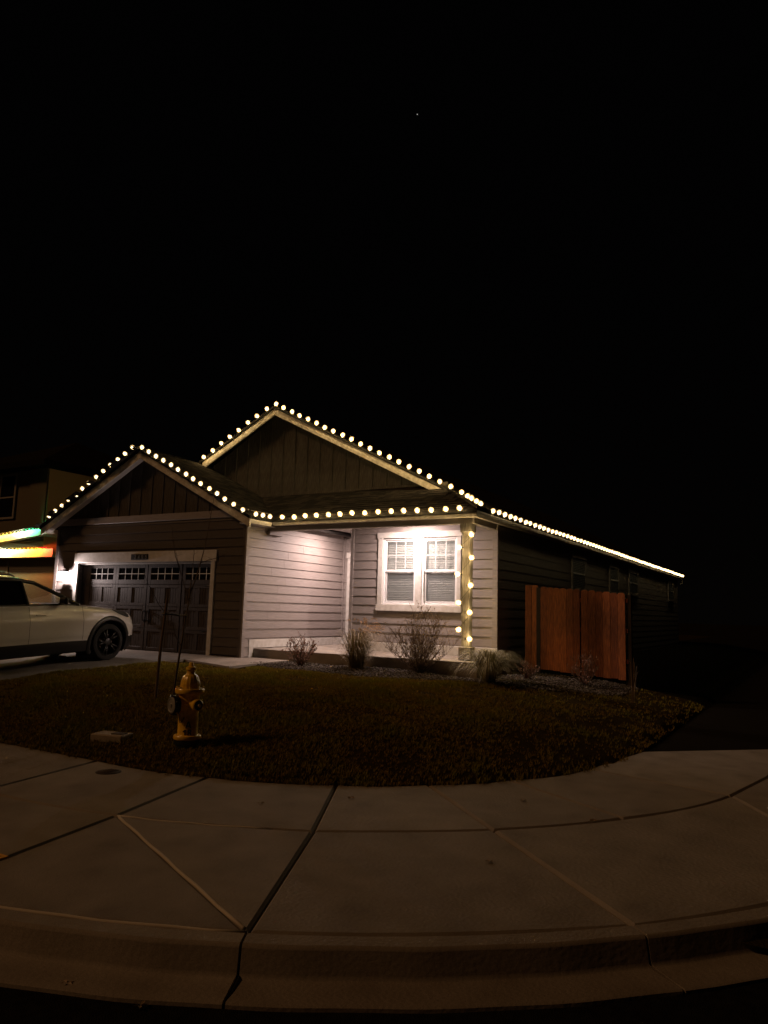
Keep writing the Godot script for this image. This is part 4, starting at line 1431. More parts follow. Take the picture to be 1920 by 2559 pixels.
# ------------------------------------------------------------------ the house next door
func neighbour() -> void:
	var n := thing("neighbour_house", "two storey tan house next door with red, yellow and green eave lights", "house", Vector3(-24, 0.6, -15))
	var z := -15.0
	var st := mk()
	box(st, Vector3(-24.0, 1.85, z - 4.1), Vector3(6.3, 2.7, 8.2 - 0.02))
	put(n, "wall", st, mats.siding0_0)
	var wall_lo := put(n, "garage_wall", span(Vector3(-27.1, 0.5, z - 0.09), Vector3(-23.33, 3.1, z)), mats.siding0_0)
	lap(wall_lo, 0, z, -27.0, -23.43, 0.55, 3.1, [], 5.0)
	put(wall_lo, "corner_board", span(Vector3(-23.44, 0.5, z), Vector3(-23.335, 3.1, z + 0.03), 0.004), mats.siding2_0, true)
	# recessed garage door between the piers
	var gd := put(n, "garage_door", span(Vector3(-23.32, 0.55, z - 0.12), Vector3(-20.9, 2.80, z - 0.06)), mats.door)
	for c in 3:
		var a := -23.2 + c * 0.80
		for r in 4:
			var y := 0.62 + r * 0.545
			put(gd, "door_panel", span(Vector3(a + 0.04, y + 0.05, z - 0.058), Vector3(a + 0.74, y + 0.50, z - 0.045), 0.008), mats.door if r < 3 else mats.dark_glass, true)
			if r == 3:
				for q in 3:
					put(gd, "muntin", span(Vector3(a + 0.21 + q * 0.17, y + 0.05, z - 0.044), Vector3(a + 0.222 + q * 0.17, y + 0.5, z - 0.036)), mats.vinyl, true)
				put(gd, "muntin", span(Vector3(a + 0.04, y + 0.27, z - 0.0435), Vector3(a + 0.74, y + 0.282, z - 0.0365)), mats.vinyl, true)
	put(n, "corner_pier", span(Vector3(-20.92, 0.5, z - 0.3), Vector3(-20.8, 3.2, z + 0.02), 0.005), mats.siding2_0)
	put(n, "door_lintel", span(Vector3(-23.32, 2.80, z - 0.2), Vector3(-20.92, 3.11, z + 0.0), 0.004), mats.siding0_0)
	put(n, "lower_fascia", span(Vector3(-27.2, 3.16, z + 0.25), Vector3(-20.70, 3.43, z + 0.28), 0.005), mats.trim)
	put(n, "soffit", span(Vector3(-27.2, 3.15, z - 0.05), Vector3(-20.70, 3.17, z + 0.249)), mats.soffit)
	var rake := put(n, "upper_fascia", board4([Vector2(-27.0, 3.62), Vector2(-20.4, 4.19), Vector2(-20.4, 3.98), Vector2(-27.0, 3.38)], z + 0.20, z + 0.23), mats.trim)
	st = mk()
	prism(st, PackedVector2Array([Vector2(-27.1, z - 1.2), Vector2(-27.1, z + 0.22), Vector2(-20.4, z + 0.22), Vector2(-20.4, z - 1.2)]), func(p): return 3.40 + 0.0864 * (p.x + 27.0), func(p): return 3.43 + 0.0864 * (p.x + 27.0))
	put(n, "porch_soffit", st, mats.soffit)
	# upper storey
	put(n, "upper_wall", span(Vector3(-28.5, 3.7, z - 7.0), Vector3(-21.65, 6.15, z - 0.02)), mats.unlit_olive_wall)
	put(n, "upper_side_wall", span(Vector3(-21.65, 3.2, z - 7.0), Vector3(-21.62, 6.1, z - 0.018)), mats.lit_tan_wall)
	put(n, "corner_board", span(Vector3(-22.53, 3.7, z - 0.02), Vector3(-21.66, 6.12, z + 0.03), 0.006), mats.unlit_olive_wall)
	st = mk()
	prism(st, PackedVector2Array([Vector2(-28.8, z + 0.5), Vector2(-21.2, z + 0.5), Vector2(-21.2, z - 7.4), Vector2(-28.8, z - 7.4)]), func(_p): return 6.12, func(_p): return 6.3)
	put(n, "roof", st, mats.dirt)
	st = mk()
	for q in [[Vector3(-28.8, 6.3, z + 0.5), Vector3(-21.2, 6.3, z + 0.5), Vector3(-25, 8.0, z - 3.4)], [Vector3(-21.2, 6.3, z + 0.5), Vector3(-21.2, 6.3, z - 7.4), Vector3(-25, 8.0, z - 3.4)], [Vector3(-21.2, 6.3, z - 7.4), Vector3(-28.8, 6.3, z - 7.4), Vector3(-25, 8.0, z - 3.4)], [Vector3(-28.8, 6.3, z - 7.4), Vector3(-28.8, 6.3, z + 0.5), Vector3(-25, 8.0, z - 3.4)]]:
		face(st, q, Vector3(-25, 6, z - 3.4))
	put(n, "roof", st, mats.dirt)
	var w := put(n, "window", span(Vector3(-24.18, 4.55, z + 0.0), Vector3(-23.35, 6.0, z + 0.012)), mats.dark_glass)
	for r in [[-24.24, -24.15, 4.5, 6.06], [-23.38, -23.29, 4.5, 6.06], [-24.15, -23.38, 5.22, 5.27], [-24.15, -23.38, 4.5, 4.57], [-24.15, -23.38, 5.98, 6.06]]:
		put(w, "window_frame", span(Vector3(r[0], r[2], z + 0.012), Vector3(r[1], r[3], z + 0.035), 0.004), mats.siding0_0, true)
	# coloured lights below the two eaves
	var seq_lo := [[-25.2, "amber"], [-24.6, "red"], [-23.95, "green"], [-23.55, "warm"], [-23.15, "warm"], [-22.75, "yellow"], [-22.35, "yellow"], [-21.95, "amber"], [-21.55, "amber"], [-21.15, "red"], [-20.85, "red"]]
	var seq_up := [[-25.0, "red"], [-24.5, "amber"], [-24.1, "amber"], [-23.7, "yellow"], [-23.3, "yellow"], [-22.9, "yellow"], [-22.5, "warm"], [-22.1, "green"], [-21.75, "green"]]
	var tone := {"red": lin(1.0, 0.03, 0.02), "amber": lin(1.0, 0.33, 0.02), "yellow": lin(1.0, 0.62, 0.10), "warm": lin(0.9, 0.9, 0.55), "green": lin(0.06, 0.85, 0.35)}
	for key in tone:
		var m := mat("led_" + key, tone[key], 0.4)
		m.emission_enabled = true
		m.emission = tone[key]
		m.emission_energy_multiplier = 2.0
	for k in 2:
		var t := thing("eave_lights", ["coloured eave lights along the lower fascia of the house next door", "coloured eave lights along the sloping upper fascia of the house next door"][k], "eave lights", Vector3(-22, 3.3 + 0.6 * k, z + 0.3), "coloured eave lights next door")
		var path := []
		var seq := []
		for q in [seq_lo, seq_up][k].size() - 1:
			var s0: Array = [seq_lo, seq_up][k][q]
			var s1: Array = [seq_lo, seq_up][k][q + 1]
			seq.append(s0)
			seq.append([(s0[0] + s1[0]) * 0.5, s0[1] if q % 2 == 0 else s1[1]])
		seq.append([seq_lo, seq_up][k][-1])
		for q in seq:
			var y: float = 3.452 if k == 0 else 3.642 + 0.0864 * (q[0] + 27.0)
			path.append(Vector3(q[0], y, z + 0.32 + (0.10 if k == 0 else 0.0)))
		var st2 := mk()
		tube(st2, path, 0.012, 0.012, 6)
		put(t, "light_track", st2, mats.black)
		st2 = mk()
		for q in path.size() - 1:
			var a: Vector3 = path[q] + Vector3(0, 0.012, 0)
			var b: Vector3 = path[q + 1] + Vector3(0, 0.012, 0)
			face(st2, [a + Vector3(0, 0, -0.14), b + Vector3(0, 0, -0.14), b + Vector3(0, 0, 0.07), a + Vector3(0, 0, 0.07)], a - Vector3(0, 1, 0))
			face(st2, [a + Vector3(0, 0.01, -0.14), b + Vector3(0, 0.01, -0.14), b + Vector3(0, 0.01, 0.07), a + Vector3(0, 0.01, 0.07)], a - Vector3(0, 1, 0))
			face(st2, [a + Vector3(0, 0, 0.07), b + Vector3(0, 0, 0.07), b + Vector3(0, 0.01, 0.07), a + Vector3(0, 0.01, 0.07)], a - Vector3(0, 0, 1))
		put(t, "light_shield", st2, mats.black)  # opaque strip added above the lights to keep them off the upper wall
		var i := 0
		for q in seq:
			var b := put(t, "led_light", bx(path[i] + Vector3(0, -0.022, 0.004) - t.position, Vector3(0.05, 0.03, 0.03), 0.008), mats["led_" + q[1]], true)
			lamp(b, path[i] + Vector3(0, -0.022, 0.004) - t.position, tone[q[1]], 0.30 if k == 0 else 0.20, 0.02, 10.0)
			i += 1

# ------------------------------------------------------------------ fence
func fence() -> void:
	var z := -15.3
	var f := thing("wooden_fence", "reddish cedar board fence beside the dark side wall", "fence", Vector3(-4.3, 0.5, z))
	var bot := func(x): return lerpf(0.645, 0.525, (x + 5.11) / 1.75)
	var top := func(x): return lerpf(2.365, 2.240, (x + 5.11) / 1.75)
	var groups := [[-5.112, 6, 0.1395], [-4.252, 6, 0.1475]]
	var k := 0
	for g in groups:
		for i in g[1]:
			var a: float = g[0] + i * g[2] + 0.001
			var b: float = a + g[2] - rng.randf_range(0.002, 0.005)
			var y0: float = bot.call(a) + rng.randf_range(-0.01, 0.01)
			var y1: float = top.call((a + b) * 0.5) + rng.randf_range(-0.008, 0.008)
			var zz := z + rng.randf_range(-0.002, 0.004)
			var st := mk()
			# dog-eared board
			var c := 0.026
			var P := [Vector2(a, y0), Vector2(b, y0), Vector2(b, y1 - c), Vector2(b - c, y1), Vector2(a + c, y1), Vector2(a, y1 - c)]
			var mid := Vector3((a + b) * 0.5, 1.4, zz - 0.008)
			var A := []
			var B := []
			for q in P:
				A.append(Vector3(q.x, q.y, zz))
				B.append(Vector3(q.x, q.y, zz - 0.016))
			face(st, A, mid)
			face(st, B, mid)
			for q in 6:
				var j := (q + 1) % 6
				face(st, [A[q], A[j], B[j], B[q]], mid)
			put(f, "fence_board", st, mats["cedar%d" % (rng.randi() % 4)])
			k += 1
	for i in 2:
		var a := -5.50 + i * 0.145
		put(f, "fence_board", span(Vector3(a, 0.62, z - 0.16), Vector3(a + 0.14, 2.40, z - 0.144), 0.003), mats["cedar%d" % (i + 1)])
	for x in [-5.17, -4.263, -3.30]:
		put(f, "fence_post", span(Vector3(x - 0.045, 0.40, z - 0.125), Vector3(x + 0.045, bot.call(x) + 1.70, z - 0.035), 0.005), mats.post_dark)
	for y in [0.85, 1.45, 2.05]:
		put(f, "fence_rail", span(Vector3(-5.12, y, z - 0.06), Vector3(-3.32, y + 0.085, z - 0.0185), 0.004), mats.cedar1)

# ------------------------------------------------------------------ parked car
const CAR_L := 4.95
func car_half(s: float) -> float:
	var P := [[0.0, 0.60], [0.05, 0.72], [0.13, 0.82], [0.26, 0.90], [0.45, 0.945], [0.8, 0.965], [1.5, 0.965], [3.6, 0.965], [4.4, 0.95], [4.75, 0.91], [4.9, 0.82], [4.95, 0.72]]
	return curve(P, s)

func car_belt(s: float) -> float:
	return curve([[0.0, 0.76], [0.12, 0.84], [0.3, 0.93], [0.55, 0.99], [0.9, 1.045], [1.5, 1.12], [2.0, 1.165], [4.3, 1.20], [4.8, 1.15], [4.95, 1.05]], s)

func car_top(s: float) -> float:
	return curve([[0.0, 0.80], [0.1, 0.90], [0.3, 1.00], [0.6, 1.07], [1.0, 1.12], [1.5, 1.165], [2.0, 1.17], [4.3, 1.20], [4.8, 1.16], [4.95, 1.06]], s)

func curve(P: Array, s: float) -> float:
	for i in P.size() - 1:
		if s <= P[i + 1][0]:
			var t := clampf((s - P[i][0]) / (P[i + 1][0] - P[i][0]), 0, 1)
			return lerpf(P[i][1], P[i + 1][1], t)
	return P[-1][1]

func side_x(s: float, y: float) -> float:
	var w := car_half(s)
	var b := car_belt(s)
	var t := clampf((y - 0.22) / (b - 0.22), 0, 1)
	var k := curve([[0.0, -0.075], [0.18, -0.03], [0.30, -0.022], [0.36, -0.004], [0.50, 0.0], [0.66, 0.010], [0.72, 0.010], [0.80, -0.012], [0.9, -0.028], [1.0, -0.062]], t)
	return w + k

func car() -> void:
	# s runs from the nose backwards, which is +z
	var c := thing("parked_car", "white sport utility car parked nose first at the garage door", "car", Vector3(-13.565, 0.655, -11.30))
	c.rotation.x = 0.055
	var axles := [0.83, 3.82]
	var wy := 0.365
	var paint := mk(true)
	var clad := mk(true)
	var ns := 99
	var ss := []
	for i in ns + 1:
		ss.append(CAR_L * i / ns)
	var rows := []
	for s in ss:
		var r := []
		var w := car_half(s)
		r.append(Vector3(0, 0.22, s))
		r.append(Vector3(w * 0.5, 0.22, s))
		var b := car_belt(s)
		for k in 25:
			var y := lerpf(0.22, b, k / 24.0)
			r.append(Vector3(side_x(s, y), y, s))
		var tp := car_top(s)
		var xb: float = side_x(s, b)
		for k in 6:
			var t := (k + 1) / 6.0
			r.append(Vector3(xb * (1.0 - t), lerpf(b, tp, 1.0 - pow(1.0 - t, 2.6)), s))
		rows.append(r)
	var n: int = rows[0].size()
	for side in [1, -1]:
		for i in ns:
			for k in n - 1:
				var q := [rows[i][k], rows[i][k + 1], rows[i + 1][k + 1], rows[i + 1][k]]
				var mid: Vector3 = (q[0] + q[1] + q[2] + q[3]) * 0.25
				var skip := false
				if k >= 2 and k < 26:
					for ax in axles:
						if Vector2(mid.z - ax, mid.y - wy).length() < 0.46:
							skip = true
				if skip:
					continue
				for v in 4:
					q[v] = Vector3(q[v].x * side, q[v].y, q[v].z)
				var low: bool = mid.y < curve([[0.0, 0.50], [0.3, 0.452], [4.5, 0.452], [4.95, 0.6]], mid.z)
				var st := clad if low else paint
				if side > 0:
					quad(st, q[0], q[3], q[2], q[1])
				else:
					quad(st, q[0], q[1], q[2], q[3])
	# nose and tail closed
	for e in [0, ns]:
		for side in [1, -1]:
			for k in n - 1:
				var a: Vector3 = rows[e][k] * Vector3(side, 1, 1)
				var b: Vector3 = rows[e][k + 1] * Vector3(side, 1, 1)
				tri3(clad if rows[e][k].y < 0.62 else paint, Vector3(0, 0.6, rows[e][0].z), a, b)
	put(c, "car_body", paint, mats.paint, true)
	put(c, "lower_cladding", clad, mats.black_satin, true)
	# wheel arch flares
	for side in [1, -1]:
		for ax in axles:
			var st := mk(true)
			var m := 28
			var prev := []
			for i in m + 1:
				var a := lerpf(-0.42, PI + 0.42, i / float(m))
				var ring := []
				for rr in [[0.435, -0.06], [0.44, 0.010], [0.455, 0.020], [0.52, 0.016], [0.535, 0.001]]:
					var s: float = ax + cos(a) * rr[0]
					var y: float = wy + sin(a) * rr[0]
					ring.append(Vector3((side_x(clampf(s, 0.02, 4.93), clampf(y, 0.23, 1.1)) + rr[1]) * side, y, s))
				if prev:
					for k in 4:
						if side > 0:
							quad(st, prev[k], prev[k + 1], ring[k + 1], ring[k])
						else:
							quad(st, prev[k], ring[k], ring[k + 1], prev[k + 1])
				prev = ring
			put(c, "wheel_arch", st, mats.black_satin, true)
			# inner well
			st = mk()
			prev = []
			for i in m + 1:
				var a := lerpf(-0.5, PI + 0.5, i / float(m))
				var v := Vector3(0, wy + sin(a) * 0.45, ax + cos(a) * 0.45)
				var ring := [v + Vector3(0.88 * side, 0, 0), v + Vector3(0.55 * side, 0, 0)]
				if prev:
					quad(st, prev[0], prev[1], ring[1], ring[0])
				prev = ring
			box(st, Vector3(0.54 * side, 0.45, ax), Vector3(0.02, 0.8, 0.95))
			put(c, "wheel_well", st, mats.black, true)
			car_wheel(c, Vector3(0.815 * side, wy, ax), side)
	# seams, handles, lamps, mirror
	for side in [1, -1]:
		for s in [1.48, 2.64, 3.72]:
			var st := mk()
			var y := 0.46
			while y < 1.12:
				var a := Vector3(side_x(s, y) * side, y, s)
				var b := Vector3(side_x(s, y + 0.04) * side, y + 0.04, s)
				var o := Vector3(0.0025 * side, 0, 0)
				quad(st, a + o - Vector3(0, 0, 0.004), b + o - Vector3(0, 0, 0.004), b + o + Vector3(0, 0, 0.004), a + o + Vector3(0, 0, 0.004))
				y += 0.04
			put(c, "door_seam", st, mats.black, true)
		for s in [2.42, 3.48]:
			var h := mk()
			box(h, Vector3((side_x(s, 0.98) + 0.022) * side, 0.985, s), Vector3(0.022, 0.03, 0.20), 0.009)
			put(c, "door_handle", h, mats.paint, true)
		# headlight: dark lens on the corner
		var hl := mk(true)
		var O := [[0.30, 0.845, 0.90], [0.38, 0.85, 0.945], [0.46, 0.875, 0.975], [0.54, 0.905, 0.99], [0.62, 0.94, 1.005], [0.70, 0.985, 1.018], [0.76, 1.012, 1.026]]
		for i in O.size() - 1:
			var p := []
			for q in [[i, 1], [i + 1, 1], [i + 1, 2], [i, 2]]:
				var s: float = O[q[0]][0]
				var y: float = O[q[0]][q[1]]
				p.append(Vector3((side_x(s, y) + 0.006) * side, y + 0.002, s - 0.004))
			quad(hl, p[0], p[1], p[2], p[3])
		put(c, "headlight", hl, mats.lens, true)
		var tl := mk()
		box(tl, Vector3(0.80 * side, 1.02, 4.80), Vector3(0.2, 0.12, 0.22), 0.03)
		put(c, "tail_light", tl, mats.lens, true)
		var mi := mk()
		box(mi, Vector3(1.03 * side, 1.235, 1.98), Vector3(0.22, 0.15, 0.10), 0.04)
		box(mi, Vector3(0.93 * side, 1.18, 1.97), Vector3(0.12, 0.04, 0.06), 0.01)
		put(c, "wing_mirror", mi, mats.black_satin, true)
	put(c, "grille", bx(Vector3(0, 0.72, -0.004), Vector3(1.1, 0.20, 0.03), 0.01), mats.black_satin, true)
	# greenhouse
	var rail := []
	for q in [[2.42, 0.70, 1.585], [2.7, 0.725, 1.635], [3.2, 0.735, 1.66], [3.8, 0.725, 1.655], [4.35, 0.69, 1.615]]:
		rail.append(Vector3(q[1], q[2], q[0]))
	var base := []
	for q in [[1.52, 0.85, 1.135], [2.05, 0.90, 1.172], [2.66, 0.905, 1.178], [3.72, 0.90, 1.19], [4.75, 0.84, 1.185]]:
		base.append(Vector3(q[1], q[2], q[0]))
	for side in [1, -1]:
		var X := Vector3(side, 1, 1)
		var fr := mk()
		tube(fr, [base[0] * X, base[0].lerp(rail[0], 0.5) * X + Vector3(0, 0.015, 0), rail[0] * X], 0.042, 0.034, 8)
		var rp := []
		for v in rail:
			rp.append(v * X)
		tube(fr, rp, 0.036, 0.036, 8)
		for pr in [[base[2], rail[1]], [base[3], rail[3]]]:
			tube(fr, [pr[0] * X, pr[1] * X], 0.035, 0.03, 8)
		tube(fr, [base[4] * X, rail[4] * X], 0.06, 0.05, 8)
		var bp := []
		for v in base:
			bp.append(v * X)
		tube(fr, bp, 0.016, 0.016, 6)
		put(c, "pillar_frame", fr, mats.black, true)
		for g in [[base[0], base[2], rail[1], rail[0], true], [base[2], base[3], rail[3], rail[1], false], [base[3], base[4], rail[4], rail[3], false]]:
			var gs := mk()
			var q := []
			for i in 4:
				q.append((g[i] - Vector3(0.008, 0, 0)) * X)
			quad(gs, q[0], q[1], q[2], q[3])
			put(c, "side_glass", gs, mats.glass if g[4] else mats.dark_glass, true)
		# roof rail
		var rr := mk()
		tube(rr, [Vector3(0.60 * side, 1.70, 2.75), Vector3(0.60 * side, 1.745, 2.85), Vector3(0.61 * side, 1.765, 3.5), Vector3(0.60 * side, 1.735, 4.2), Vector3(0.60 * side, 1.69, 4.3)], 0.018, 0.018, 6)
		put(c, "roof_rail", rr, mats.black_satin, true)
	var roofm := mk(true)
	for i in 16:
		for k in 12:
			var p := []
			for q in [[i, k], [i + 1, k], [i + 1, k + 1], [i, k + 1]]:
				var t: float = q[0] / 16.0
				var s := lerpf(2.42, 4.35, t)
				var w := curve([[2.42, 0.70], [2.7, 0.725], [3.2, 0.735], [3.8, 0.725], [4.35, 0.69]], s) + 0.02
				var y := curve([[2.42, 1.585], [2.7, 1.635], [3.2, 1.66], [3.8, 1.655], [4.35, 1.615]], s)
				var u: float = q[1] / 6.0 - 1.0
				p.append(Vector3(w * u, y + 0.012 + 0.075 * (1.0 - pow(absf(u), 2.4)), s - 0.06 * (1.0 - u * u) * (1.0 - t)))
			quad(roofm, p[0], p[3], p[2], p[1])
	put(c, "roof", roofm, mats.paint, true)
	for e in [[1.46, 0.86, 1.15, 2.38, 0.69, 1.60], [4.82, 0.82, 1.19, 4.38, 0.67, 1.63]]:
		var ws := mk(true)
		for i in 10:
			var p := []
			for q in [[i, 0], [i + 1, 0], [i + 1, 1], [i, 1]]:
				var u: float = q[0] / 5.0 - 1.0
				var bow := 0.10 * (1.0 - u * u) * (-1.0 if e[0] < 2.0 else 0.6)
				p.append(Vector3(lerpf(e[1], e[4], q[1]) * u, lerpf(e[2], e[5], q[1]) + (0.05 * (1.0 - u * u) if q[1] == 1 else 0.0), lerpf(e[0], e[3], q[1]) + bow))
			quad(ws, p[0], p[1], p[2], p[3])
		put(c, "windshield" if e[0] < 2.0 else "rear_window", ws, mats.glass if e[0] < 2.0 else mats.dark_glass, true)
	# cabin
	var cab := mk()
	box(cab, Vector3(0, 1.06, 1.75), Vector3(1.5, 0.22, 0.5), 0.06)
	for sx in [-1, 1]:
		box(cab, Vector3(0.38 * sx, 0.8, 2.75), Vector3(0.52, 0.2, 0.55), 0.08)
		box(cab, Vector3(0.38 * sx, 1.08, 3.06), Vector3(0.5, 0.62, 0.16), 0.07)
		box(cab, Vector3(0.38 * sx, 1.48, 3.10), Vector3(0.26, 0.18, 0.09), 0.04)
	box(cab, Vector3(0, 0.55, 2.5), Vector3(1.6, 0.06, 3.2))
	put(c, "cabin", cab, mats.rubber, true)
	var sw := mk()
	var ring := []
	for i in 17:
		var a := TAU * i / 16.0
		ring.append(Vector3(-0.38 + cos(a) * 0.18, 1.16 + sin(a) * 0.165, 2.18 - sin(a) * 0.07))
	tube(sw, ring, 0.016, 0.016, 6, false)
	put(c, "steering_wheel", sw, mats.rubber, true)

func car_wheel(c: Node3D, at: Vector3, side: int) -> void:
	var xf := Transform3D(Basis(Vector3(0, -side, 0), Vector3(side, 0, 0), Vector3(0, 0, 1)), Vector3.ZERO)
	var st := mk()
	lathe(st, [Vector2(0.27, -0.11), Vector2(0.33, -0.115), Vector2(0.362, -0.10), Vector2(0.372, -0.07), Vector2(0.374, 0.0), Vector2(0.372, 0.07), Vector2(0.362, 0.10), Vector2(0.33, 0.115), Vector2(0.285, 0.112), Vector2(0.282, 0.10)], 40, xf)
	var o := put(c, "wheel", st, mats.rubber, true)
	o.position = at
	st = mk()
	lathe(st, [Vector2(0.282, 0.105), Vector2(0.272, 0.112), Vector2(0.262, 0.104), Vector2(0.255, 0.03), Vector2(0.25, -0.08)], 40, xf)
	for k in 5:
		for h in [-1, 1]:
			var a: float = TAU * k / 5.0 + h * 0.17
			var a2: float = TAU * k / 5.0 + h * 0.10
			var d0 := Vector3(0, sin(a2), cos(a2))
			var d1 := Vector3(0, sin(a), cos(a))
			var tn := Vector3(0, cos(a), -sin(a)) * 0.017
			var X := Vector3(side, 0, 0)
			var P := []
			for q in [0.055, 0.088]:
				P += [d0 * 0.06 - tn * 1.2 + X * q, d1 * 0.268 - tn + X * (q + 0.012), d1 * 0.268 + tn + X * (q + 0.012), d0 * 0.06 + tn * 1.2 + X * q]
			var mid: Vector3 = (P[0] + P[2] + P[4] + P[6]) * 0.25
			face(st, [P[0], P[1], P[2], P[3]], mid)
			face(st, [P[4], P[5], P[6], P[7]], mid)
			for i in 4:
				var j := (i + 1) % 4
				face(st, [P[i], P[j], P[j + 4], P[i + 4]], mid)
	lathe(st, [Vector2(0.075, 0.05), Vector2(0.07, 0.092), Vector2(0.035, 0.098), Vector2(0.0, 0.099)], 20, xf)
	put(o, "rim", st, mats.alloy, true)
	st = mk()
	lathe(st, [Vector2(0.0, 0.01), Vector2(0.17, 0.012), Vector2(0.172, -0.01)], 28, xf)
	put(o, "brake_disc", st, mats.iron, true)

# ------------------------------------------------------------------ hydrant
func hydrant() -> void:
	var at := Vector3(-5.83, 0.285, -5.925)
	var h := thing("fire_hydrant", "yellow fire hydrant on a black base, A 18 painted on its barrel", "hydrant", at)
	var K := 0.985
	var P := func(a): 
		var o := []
		for q in a:
			o.append(Vector2(q[0], q[1]) * K)
		return o
	var y: Material = mats.hydrant
	var st := mk()
	lathe(st, P.call([[0.125, -0.10], [0.125, 0.03], [0.14, 0.036], [0.142, 0.078]]), 32)
	put(h, "base", st, mats.hydrant_black, true)
	st = mk()
	lathe(st, P.call([[0.10, 0.078], [0.142, 0.080], [0.146, 0.086], [0.146, 0.112], [0.140, 0.120], [0.112, 0.124], [0.106, 0.135], [0.105, 0.36], [0.108, 0.45], [0.112, 0.53], [0.118, 0.552], [0.12, 0.556]]), 40)
	put(h, "barrel", st, y, true)
	st = mk()
	lathe(st, P.call([[0.12, 0.556], [0.152, 0.558], [0.157, 0.566], [0.157, 0.598], [0.150, 0.608], [0.108, 0.612]]), 40)
	for k in 8:
		var a := TAU * k / 8.0
		var v := Vector3(cos(a), 0, sin(a)) * 0.135
		lathe(st, [Vector2(0.012, 0.606), Vector2(0.012, 0.620), Vector2(0.0, 0.621)], 6, Transform3D(Basis(), v))
	put(h, "flange", st, y, true)
	st = mk()
	lathe(st, P.call([[0.102, 0.611], [0.102, 0.65], [0.096, 0.69], [0.083, 0.725], [0.066, 0.748], [0.052, 0.757]]), 64, Transform3D(), 0.022, 16)
	lathe(st, P.call([[0.052, 0.757], [0.046, 0.765], [0.044, 0.80], [0.056, 0.803], [0.058, 0.812], [0.052, 0.832], [0.03, 0.842], [0.027, 0.845]]), 28)
	put(h, "bonnet", st, y, true)
	st = mk()
	lathe(st, P.call([[0.027, 0.842], [0.025, 0.868], [0.02, 0.884], [0.0, 0.888]]), 5)
	put(h, "operating_nut", st, y, true)
	# nozzles
	var pa := Vector3(-0.28, 0, 0.96).normalized()
	var sa := Vector3(0.96, 0, 0.28).normalized()
	var ax := func(d: Vector3, yy: float) -> Transform3D:
		return Transform3D(Basis(d.cross(Vector3.UP).normalized() * -1.0, d, Vector3.UP).orthonormalized(), Vector3(0, yy, 0))
	var xp: Transform3D = ax.call(pa, 0.435)
	st = mk()
	lathe(st, P.call([[0.088, 0.06], [0.082, 0.12], [0.082, 0.145]]), 32, xp)
	put(h, "pumper_neck", st, y, true)
	st = mk()
	lathe(st, P.call([[0.086, 0.143], [0.10, 0.146], [0.102, 0.16], [0.100, 0.20], [0.094, 0.208], [0.084, 0.207]]), 36, xp)
	for k in 4:
		var a := TAU * k / 4.0 + 0.4
		box(st, Vector3(cos(a) * 0.098, 0.18, sin(a) * 0.098), Vector3(0.025, 0.04, 0.025), 0.006, xp)
	put(h, "pumper_ring", st, mats.hydrant_black, true)
	st = mk()
	lathe(st, P.call([[0.086, 0.203], [0.084, 0.212], [0.07, 0.216], [0.066, 0.211], [0.02, 0.213], [0.018, 0.224], [0.0, 0.226]]), 36, xp)
	put(h, "pumper_cap", st, mats.steel, true)
	for d in [sa, -sa]:
		var xs: Transform3D = ax.call(d, 0.44)
		st = mk()
		lathe(st, P.call([[0.06, 0.07], [0.054, 0.11], [0.054, 0.13], [0.060, 0.132], [0.060, 0.15]]), 28, xs)
		var nz := put(h, "hose_nozzle", st, y, true)
		st = mk()
		lathe(st, P.call([[0.058, 0.15], [0.063, 0.152], [0.063, 0.19], [0.055, 0.20], [0.018, 0.203]]), 28, xs)
		put(nz, "hose_cap", st, y if d == -sa else mats.hydrant, true)
		st = mk()
		lathe(st, P.call([[0.050, 0.2005], [0.046, 0.2045], [0.019, 0.206]]), 24, xs)
		put(nz, "cap_face", st, mats.hydrant_black, true)
		st = mk()
		lathe(st, P.call([[0.022, 0.20], [0.02, 0.228], [0.0, 0.23]]), 5, xs)
		put(nz, "cap_nut", st, mats.brass, true)
	# chain from the pumper cap
	var ch := []
	for i in 15:
		var t := i / 14.0
		var a := lerpf(1.85, 1.18, t)
		var r := 0.111 + 0.012 * sin(PI * t)
		ch.append(Vector3(cos(a) * r, lerpf(0.34, 0.31, t) - 0.07 * sin(PI * t), sin(a) * r))
	st = mk()
	tube(st, ch, 0.004, 0.004, 5)
	put(h, "cap_chain", st, mats.black, true)
	# painted letters, bent round the barrel
	bent(h, "A", 0.092, 0.232, 0.74)
	bent(h, "18", 0.092, 0.150, 0.83)

func bent(h: Node3D, s: String, size: float, y: float, ang: float) -> void:
	var arr := text(s, size, 0.004).get_mesh_arrays()
	var v: PackedVector3Array = arr[Mesh.ARRAY_VERTEX]
	var idx: PackedInt32Array = arr[Mesh.ARRAY_INDEX]
	var st := mk()
	var R := 0.1045
	for i in idx:
		var p := v[i]
		var a := ang - p.x / R
		var r := R + p.z
		st.add_vertex(Vector3(cos(a) * r, y + p.y, sin(a) * r))
	put(h, "painted_letter" if s == "A" else "painted_number", st, mats.black, true)

